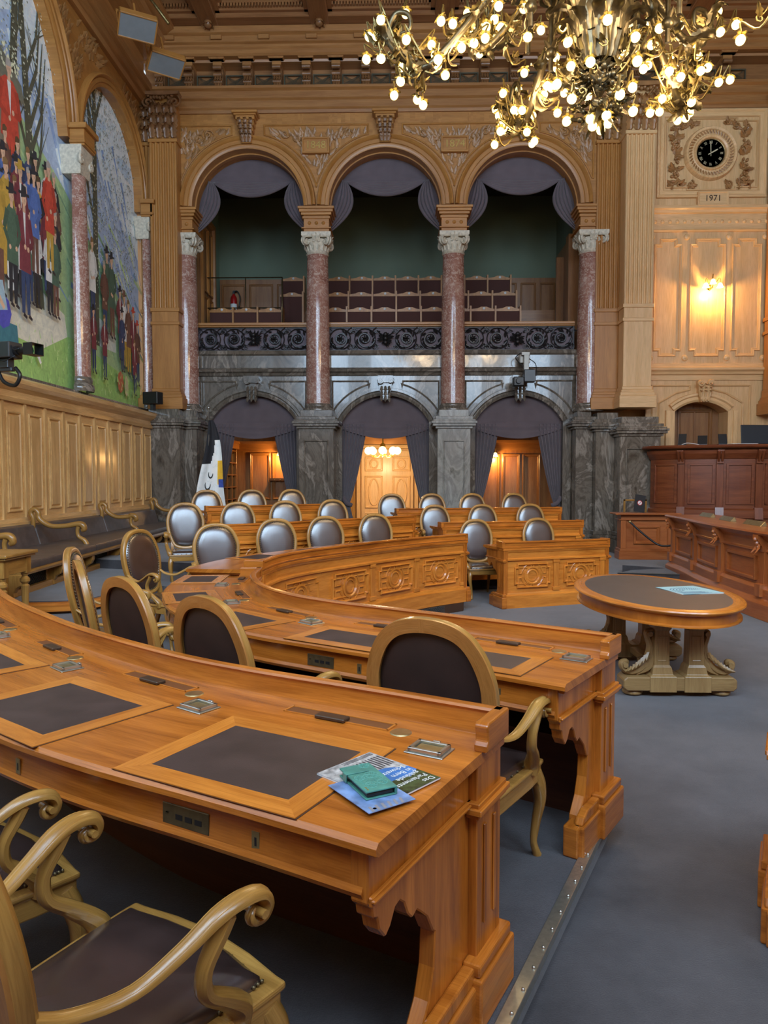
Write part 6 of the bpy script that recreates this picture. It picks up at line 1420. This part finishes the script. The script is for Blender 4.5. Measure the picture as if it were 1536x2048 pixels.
# ---- side table at the left
t = thing('side_table', 'small carved side table with a brass drawer knob at the left edge', 'table', (-4.75, 8.0, .12))
mb = MB(); mb.box(-.7, .52, -.35, .35, .80, .84, 0); mb.box(-.68, .5, -.33, .33, .775, .80, 0); mb.build('table_top', CHAIRW, t, bevel=.012, segs=2)
mb = MB(); mb.box(-.62, .45, -.28, .28, .60, .775, 0); mb.build('apron', CHAIRW, t, bevel=.004)
for k in (0, 1):
    mb = MB(); mb.box(-.55+.5*k, -.1+.5*k, -.30, -.28, .63, .755, 0); dr = mb.build('drawer', CHAIRW, t, bevel=.004); mb = MB(); mb.lathe([(.012, 0), (.01, .02), (.02, .03), (.0001, .04)], 10); kn = mb.build('knob', BRASS, dr, True); kn.location = (-.32+.5*k, -.30, .69); kn.rotation_euler = (PI/2, 0, 0)
for sx, sy in ((-.58, -.24), (-.58, .24), (.41, -.24), (.41, .24)):
    mb = MB(); mb.box(sx-.05, sx+.05, sy-.05, sy+.05, .58, .775, 2); mb.lathe([(.03, 0), (.035, .04), (.028, .06), (.045, .40), (.05, .43), (.03, .45), (.055, .48), (.055, .51), (.03, .54), (.045, .58)], 16, (sx, sy, 0)); mb.build('leg', CHAIRW, t, True, auto=35)

# ================================================================ CHANDELIER
HX, HY = 2.12, 8.0
t = thing('chandelier', 'huge dark bronze chandelier with scrolled acanthus arms and many glowing bulbs', 'chandelier', (HX, HY, 5.6))
mb = MB()
mb.lathe([(.02, .25), (.05, .3), (.09, .42), (.07, .6), (.14, .68), (.26, .9), (.31, 1.08), (.29, 1.25), (.2, 1.36), (.12, 1.42), (.18, 1.5), (.3, 1.58), (.5, 1.75), (.62, 1.95), (.66, 2.1), (.5, 2.2), (.2, 2.4), (.12, 3.0), (.16, 3.2), (.06, 3.4), (.05, 7.3)], 24)
stem = mb.build('stem', BRONZE, t, True)
mb = MB()
for k in range(10):       # big leaves on the vase
    a = k*2*PI/10; n = (math.cos(a), math.sin(a), 0)
    mb.acan((n[0]*.16, n[1]*.16, .60), (n[0]*.28, n[1]*.28, 1), n, .62, .10, 100, .6); a2 = a+PI/10; n2 = (math.cos(a2), math.sin(a2), 0); mb.acan((n2[0]*.25, n2[1]*.25, .85), (n2[0]*.16, n2[1]*.16, 1), n2, .62, .10, 120, .55); mb.acan((n[0]*.22, n[1]*.22, 1.42), (n[0], n[1], .8), (n[0]*-.3, n[1]*-.3, 1) if 0 else (n[0], n[1], -1), .5, .12, 100, .5)
    for q in range(3): mb.acan((n[0]*(.30+.14*q), n[1]*(.30+.14*q), 1.55+.16*q), (n[0]*.8, n[1]*.8, .6), (n[0]*.4, n[1]*.4, -1), .34, .10, 120)
    mb.leaf((n[0]*.58, n[1]*.58, 2.0), (n[0], n[1], .2), (0, 0, -1), .4, .14, -.4, 4)
mb.build('acanthus_leaves', BRONZE, t, True, kind='stuff', auto=60)
mb = MB()
for k in range(70):      # rose cluster under the vase
    a = random.uniform(0, 2*PI); z = random.uniform(.05, .62); r = .05+.22*math.sin(PI*min(1, (z+.12)/.75))*random.uniform(.6, 1); c = (r*math.cos(a), r*math.sin(a), z)
    mb.ball(c, random.uniform(.025, .045), 6)
    for q in range(4): b = random.uniform(0, 6.28); mb.leaf(c, (math.cos(b), math.sin(b), random.uniform(-.6, .4)), (math.cos(a), math.sin(a), 0), .09, .035, .3, 2)
for k in range(6): a = k*PI/3; mb.leaf((0.03*math.cos(a), .03*math.sin(a), .2), (math.cos(a)*.25, math.sin(a)*.25, -1), (math.cos(a), math.sin(a), 0), .32, .05, .25, 3)
mb.build('rose_cluster', BRONZE, t, True, kind='stuff', auto=60)
# shared bulb and cup
bm_ = MB(); bm_.lathe([(.0001, -.068), (.018, -.064), (.034, -.054), (.046, -.034), (.050, -.010), (.044, .008), (.032, .022), (.016, .034)], 14); bulb = bm_.build('bulb', GLASSB, t, True)
cm_ = MB()
for k in range(5):
    a = k*2*PI/5; cm_.leaf((.012*math.cos(a), .012*math.sin(a), .045), (math.cos(a), math.sin(a), -.75), (-math.cos(a)*.5, -math.sin(a)*.5, -1), .075, .035, -.35, 2)
cm_.lathe([(.006, .07), (.016, .05), (.018, .03), (.012, .02)], 8); cup = cm_.build('flower_cup', LEAFM, t, True)
nb = [0]
def lamp(p, tw, mbx, frm):
    """curling tendril from frm to a bulb hanging at p"""
    p = Vector(p); f = Vector(frm); m = (p+f)/2; up_ = Vector((random.uniform(-.08, .08), random.uniform(-.08, .08), random.uniform(.05, .16)))
    mbx.tube([f[:], (m-up_*.8)[:], (p+Vector((0, 0, .13))+up_*.3)[:], (p+Vector((0, 0, .06)))[:]], [.014, .012, .010, .009], 5, 4)
    for q in range(2):
        a = random.uniform(0, 6.28); mbx.leaf((m+up_*.1)[:], (math.cos(a), math.sin(a), random.uniform(-.4, .8)), (0, .4, 1), random.uniform(.10, .18), .04, .4, 3)
    s = spiral((m.x, m.y, m.z), .06, .015, 1.2, random.uniform(0, 6), 8); mbx.tube(s, .007, 4)
    rt = (random.uniform(-.5, .5), random.uniform(-.5, .5), random.uniform(0, 6))
    if nb[0] == 0: bulb.location = p; cup.location = p; cup.rotation_euler = rt
    else: share(bulb, 'bulb', t, p, (rt[0], rt[1], 0)); share(cup, 'flower_cup', t, p, rt)
    nb[0] += 1
def arm(az, r0, z0, r1, zb, r2, z2, n, leaves=12, R=.040):
    """scroll arm: leaves the stem at (r0,z0), dips to zb near r1 and rises to r2,z2"""
    ca, sa = math.cos(az), math.sin(az); P = lambda r, z, w=0: (r*ca-w*sa, r*sa+w*ca, z)
    pts = [P(r0, z0), P(r0+(r1-r0)*.3, z0-.05), P(r0+(r1-r0)*.62, (z0+zb)/2), P(r1, zb), P(r1+(r2-r1)*.55, zb+.10), P(r2, (z2+zb)/2+.05), P(r2-.08, z2), P(r2-.24, z2-.02), P(r2-.26, z2-.18), P(r2-.14, z2-.22)]
    mb = MB(); mb.tube(pts, [R*.8, R, R*1.1, R*1.15, R, R*.9, R*.8, R*.7, R*.55, R*.3], 7, 5)
    Q, _ = catm([Vector(p) for p in pts[:7]], [0]*7, 4)
    for k in range(leaves):
        q = Q[min(len(Q)-2, 1+int(k*(len(Q)-3)/leaves))]; d = (Q[min(len(Q)-1, Q.index(q)+1)]-q).normalized(); w = -1 if k % 2 else 1
        mb.acan(q[:], (d+Vector((-sa*w*.35, ca*w*.35, -.1))).normalized()[:], (Vector((-sa*w, ca*w, -.9))).normalized()[:], .36, .075, 120, .4)
    for k in range(4): mb.ball(pts[2+k], R*1.35, 6)
    a_ = mb.build('scroll_arm', BRONZE, t, True, auto=60)
    mb = MB()
    for k in range(n):
        h = k/n; f = Q[int(len(Q)*(.45+.5*h))-1]; a2 = random.uniform(0, 6.28); rr = random.uniform(.18, .42)
        dz = random.uniform(-.32, .38); p = f+Vector((rr*math.cos(a2), rr*math.sin(a2), dz+.04)); 
        if p.z < .22: p.z = .22+random.uniform(0, .1)
        lamp(p, 0, mb, f)
    mb.build('tendrils', LEAFM, a_, True, kind='stuff', auto=60)
for k in range(6):
    a = math.radians(-75+60*k)
    arm(a, .25, 2.0, 1.85, .88, 2.35, 1.5, 22, 12)
    arm(a+.30, .45, 2.7, 1.45, 1.6, 2.15, 2.25, 14, 10)
    arm(a-.28, .35, 1.7, 1.25, 1.2, 1.7, 1.6, 10, 8)
mb = MB()
for k in range(15):
    a = k*2*PI/15; r = .36+.08*(k % 2); lamp((r*math.cos(a), r*math.sin(a), .12+.34*(k % 3)), 0, mb, (.12*math.cos(a), .12*math.sin(a), .35+.1*(k % 3)))
for k in range(4): a = k*PI/2+.4; lamp((.12*math.cos(a), .12*math.sin(a), .02), 0, mb, (0, 0, .25))
mb.build('tendrils', LEAFM, stem, True, kind='stuff', auto=60)
mb = MB()
for k in range(10):
    a = k*PI/5+.2; r = .78
    mb.tube([(r*math.cos(a), r*math.sin(a), .9), (r*math.cos(a), r*math.sin(a), 2.6)], .028, 6)
    for z in (1.1, 1.55, 2.0):
        mb.ball((r*math.cos(a), r*math.sin(a), z), .07, 8)
        for q in range(4): b = a+q*PI/2; mb.leaf((r*math.cos(a), r*math.sin(a), z), (math.cos(b)*.5, math.sin(b)*.5, 1), (math.cos(b), math.sin(b), 0), .14, .05, .3, 2)
mb.build('hanging_rods', BRONZE, t, True, kind='stuff', auto=60)
for k in range(6): a = k*PI/3-.26; point('chandelier_light', (1.5*math.cos(a), 1.5*math.sin(a), 1.0), 80, (1, .72, .42), .3, t)

# ================================================================ DEVICES
def flood(loc, rz, label, tilt):
    t = thing('floodlight', label, 'lamp', loc, rz, 'floodlights fixed to the left cornice'); t.scale = (.85, .85, .85); M_ = Matrix.Rotation(tilt, 4, 'X')
    WF = OAKW
    mb = MB(M_); mb.box(-.40, .40, -.26, .26, .06, .16, 0); mb.box(-.2, .2, -.12, .12, .16, .4); mb.build('housing', DARKG, t, bevel=.01)
    mb = MB(M_)
    for a in ((-.42, .42, -.28, -.25), (-.42, .42, .25, .28), (-.42, -.39, -.28, .28), (.39, .42, -.28, .28)): mb.box(*a, -.02, .16)
    mb.build('wooden_frame', OAKW, t, bevel=.004)
    mb = MB(M_); mb.box(-.39, .39, -.25, .25, -.005, .0); mb.build('glass_pane', plain('lamp_glass', (.5, .55, .57), .12, .6), t)
    mb = MB(M_)
    for s in (-1, 1): mb.box(s*.42-.01, s*.42+.01, -.02, .02, .05, .5); 
    mb.box(-.43, .43, -.02, .02, .48, .52, 0); mb.box(-.02, .02, -.02, .02, .5, .95); mb.build('yoke', WF, t)
    c_, s_ = math.cos(rz), math.sin(rz); mb = MB(); mb.tube([(0, -.25, .85), (-c_*.75, s_*.75-.05, 2.05)], .035, 6); mb.build('wall_arm', LEAFM, t, True)
    return t
flood((-5.08, 14.3, 10.45), .5, 'upper floodlight with glass pane fixed to the left cornice', -.55); flood((-4.85, 15.3, 10.3), .6, 'lower floodlight with glass pane fixed to the left cornice', -.45)
t = thing('television_camera', 'black television camera on an arm at the left edge in front of the painting', 'camera', (-5.12, 9.5, 3.45), -.3); t.scale = (.72, .72, .72)
mb = MB(); mb.box(-.42, .12, -.16, .16, -.13, .16, 0); mb.build('body', DARKG, t, bevel=.02, segs=2)
mb = MB(Matrix.Rotation(PI/2, 4, 'Y')); mb.lathe([(.09, .12), (.09, .2), (.07, .2), (.075, .38), (.085, .40), (.085, .44)], 20); mb.build('lens', BLACK, t, True, auto=40)
mb = MB(); mb.box(.42, .62, -.14, -.125, -.09, .11); mb.box(.42, .62, .125, .14, -.09, .11); mb.box(.42, .62, -.14, .14, .10, .11); mb.box(.42, .62, -.14, .14, -.1, -.09); mb.build('lens_hood', BLACK, t)
mb = MB(Matrix.Rotation(PI/2, 4, 'Y')); mb.lathe([(.0001, .46), (.08, .452), (.083, .44)], 18); mb.build('glass', plain('coated_glass', (.02, .18, .14), .05, .3), t, True)
mb = MB(); mb.box(-.2, 0, -.08, .08, -.3, -.13); mb.box(-.9, .05, -.05, .05, -.36, -.29, 0); mb.build('mount', DARKG, t, bevel=.01)
mb = MB(); mb.tube([(-.3, .0, -.36), (-.15, -.02, -.55), (.1, -.02, -.62), (.22, -.02, -.45), (.1, 0, -.3)], .035, 8, 6); mb.tube([(.1, -.1, .1), (.2, -.12, .0), (.3, -.1, .02)], .012, 5, 4); mb.tube([(-.2, -.1, -.15), (.0, -.16, -.2), (.2, -.1, -.1)], .010, 5, 4); mb.build('cable', BLACK, t, True)
t = thing('loudspeaker', 'small black loudspeaker on the wainscot ledge at the far left corner', 'speaker', (-5.78, 16.9, 3.52), -.3)
mb = MB(); mb.box(-.2, .2, -.12, .12, -.02, .26, 0); mb.build('cabinet', BLACK, t, bevel=.012); mb = MB(); mb.box(-.04, .04, -.05, .05, -.16, -.02); mb.build('bracket', DARKG, t)
t = thing('remote_camera', 'grey remote camera hanging from the marble parapet above the right doorway', 'camera', (3.05, 17.9, 4.35))
mb = MB(); mb.box(-.12, .12, .1, .3, .25, .45); mb.box(-.05, .07, -.05, .1, .0, .42); mb.box(-.1, .1, .0, .55, .42, .5); mb.build('bracket', plain('light_grey_metal', (.3, .3, .28), .4, .3), t, bevel=.006)
mb = MB(); mb.box(-.06, .22, -.15, .1, -.24, .06); mb.build('housing', DARKG, t, bevel=.015); mb = MB(); mb.box(-.32, -.06, -.18, .05, -.34, -.12); mb.build('head', BLACK, t, bevel=.02)
mb = MB(); mb.lathe([(.0001, .07), (.06, .07), (.07, .0)], 14); l = mb.build('lens', BLACK, t, True, auto=40); l.location = (-.2, -.18, -.23); l.rotation_euler = (PI/2, 0, 0)
mb = MB(); mb.tube([(-.1, .2, .5), (-.22, .15, .38), (-.12, .0, .2), (.05, .0, .1)], .012, 6, 6); mb.tube([(.1, .1, .35), (.24, .0, .2), (.24, -.1, -.1)], .01, 6, 5); mb.build('cable', BLACK, t, True)

# ================================================================ BROCHURE AND PHONE CASE
ZS = .12+.84
U_ = Vector((.88, -.47, 0))
def flat(name, parent, x0, x1, y0, y1, z0, z1, m, **k): mb = MB(); mb.box(x0, x1, y0, y1, z0, z1); return mb.build(name, m, parent, **k)
t = thing('brochure', 'glossy guide brochure with a sky blue cover and white title under the phone case', 'brochure', (-.061, 1.985, ZS+.0045), math.radians(-131.4))
flat('pages', t, -.107, .107, -.136, .136, 0, .004, WHITE)
flat('cover', t, -.107, .107, -.136, .136, .004, .0046, plain('cover_blue', (.05, .18, .46), .3, coat=.3, noise=.3, nscale=9))
mb = MB(); mb.prism([(-.107, -.136), (.107, -.136), (.107, .0), (.02, -.03), (-.05, -.02), (-.107, .02)], 'xy', .0046, .0049); mb.build('printed_building', plain('print_stone', (.40, .38, .36), .35, 0, .5, 60), t)
mb = MB()
for k in range(9): mb.box(-.10+.012*k, -.094+.012*k, -.10, -.03+.004*(k % 3), .0049, .0051)
for k in range(3): mb.box(-.10, .02, -.118-.006*k, -.115-.006*k, .0049, .0051)
mb.build('printed_windows', plain('print_dark', (.05, .05, .06), .4), t, kind='stuff')
mb = MB(); mb.prism([(-.107, .136), (.107, .136), (.107, .06), (.05, .075), (.0, .055), (-.06, .07), (-.107, .05)], 'xy', .0046, .0049); mb.build('printed_trees', plain('print_green', (.035, .055, .018), .35, 0, .8, 60), t)
for k, q in enumerate(('Das', 'Parlaments-', 'gebäude', 'in Bern', 'Schweiz')): text(q, .027, .0001, WHITE, (-.097, .118-.027*k, .0052), (0, 0, 0), 'title_line', t, align='LEFT')
t2 = thing('leaflet', 'smaller blue leaflet directly below the green phone case', 'leaflet', (-.077, 1.872, ZS+.0098), math.radians(36))
flat('sheet', t2, -.072, .072, -.10, .10, 0, .0016, plain('leaflet_print', (.18, .28, .50), .35, 0, .5, 18, .3))
mb = MB(); mb.lathe([(.0001, .0018), (.005, .0018)], 10, (-.045, -.085, 0)); mb.build('red_dot', plain('print_pink', (.7, .05, .15), .4), t2)
mb = MB()
for k in range(6): mb.prism([(-.06+.018*k, -.098), (-.052+.018*k, -.098), (-.048+.019*k, -.07), (-.056+.019*k, -.07)], 'xy', .0016, .0018)
mb.build('printed_facade', plain('print_grey', (.25, .24, .26), .4), t2, kind='stuff')
t3 = thing('phone_case', 'teal green embossed wallet phone case with a strap clasp, lying on the leaflet', 'phone case', (-.088, 1.915, ZS+.0116), math.radians(-62))
t3.scale = (1.16, 1.08, 1.1)
TEAL = plain('teal_leather', (.065, .24, .19), .42, 0, .25, 25, .25)
for nm, z0, z1 in (('back_cover', 0, .0035), ('front_cover', .0165, .021)): flat(nm, t3, -.075, .075, -.042, .042, z0, z1, TEAL, bevel=.0017, segs=2)
flat('spine', t3, -.075, .075, .036, .043, .001, .02, TEAL, bevel=.002)
flat('phone', t3, -.071, .071, -.036, .034, .004, .0145, BLACK, bevel=.003, segs=2)
mb = MB(); mb.box(-.045, -.025, -.0455, .018, .021, .0235, 1); mb.box(-.045, -.025, -.0465, -.044, .002, .0235); mb.build('strap', TEAL, t3, bevel=.001)
mb = MB()
for (x, y, r) in ((.02, .0, .027), (-.005, .012, .016), (.045, -.012, .014), (.04, .02, .012), (-.06, .02, .012), (.0, -.022, .012)):
    for k in range(8): a = k*PI/4; mb.tube([(x+r*.3*math.cos(a), y+r*.3*math.sin(a), .0212), (x+r*math.cos(a+.3), y+r*math.sin(a+.3), .0216), (x+r*.9*math.cos(a+.7), y+r*.9*math.sin(a+.7), .0212)], .0009, 4, 3)
    mb.tube([(x+r*1.1*math.cos(k*PI/10), y+r*1.1*math.sin(k*PI/10), .0212) for k in range(20)], .0008, 4, closed=True)
mb.build('embossed_pattern', plain('teal_emboss', (.12, .36, .29), .4), t3, True, kind='stuff')
mb = MB()
for k in range(5): mb.box(.05+.004*k, .052+.004*k, -.034, -.031+.002*(k % 2), .021, .0215)
mb.build('gold_mark', GOLD, t3)
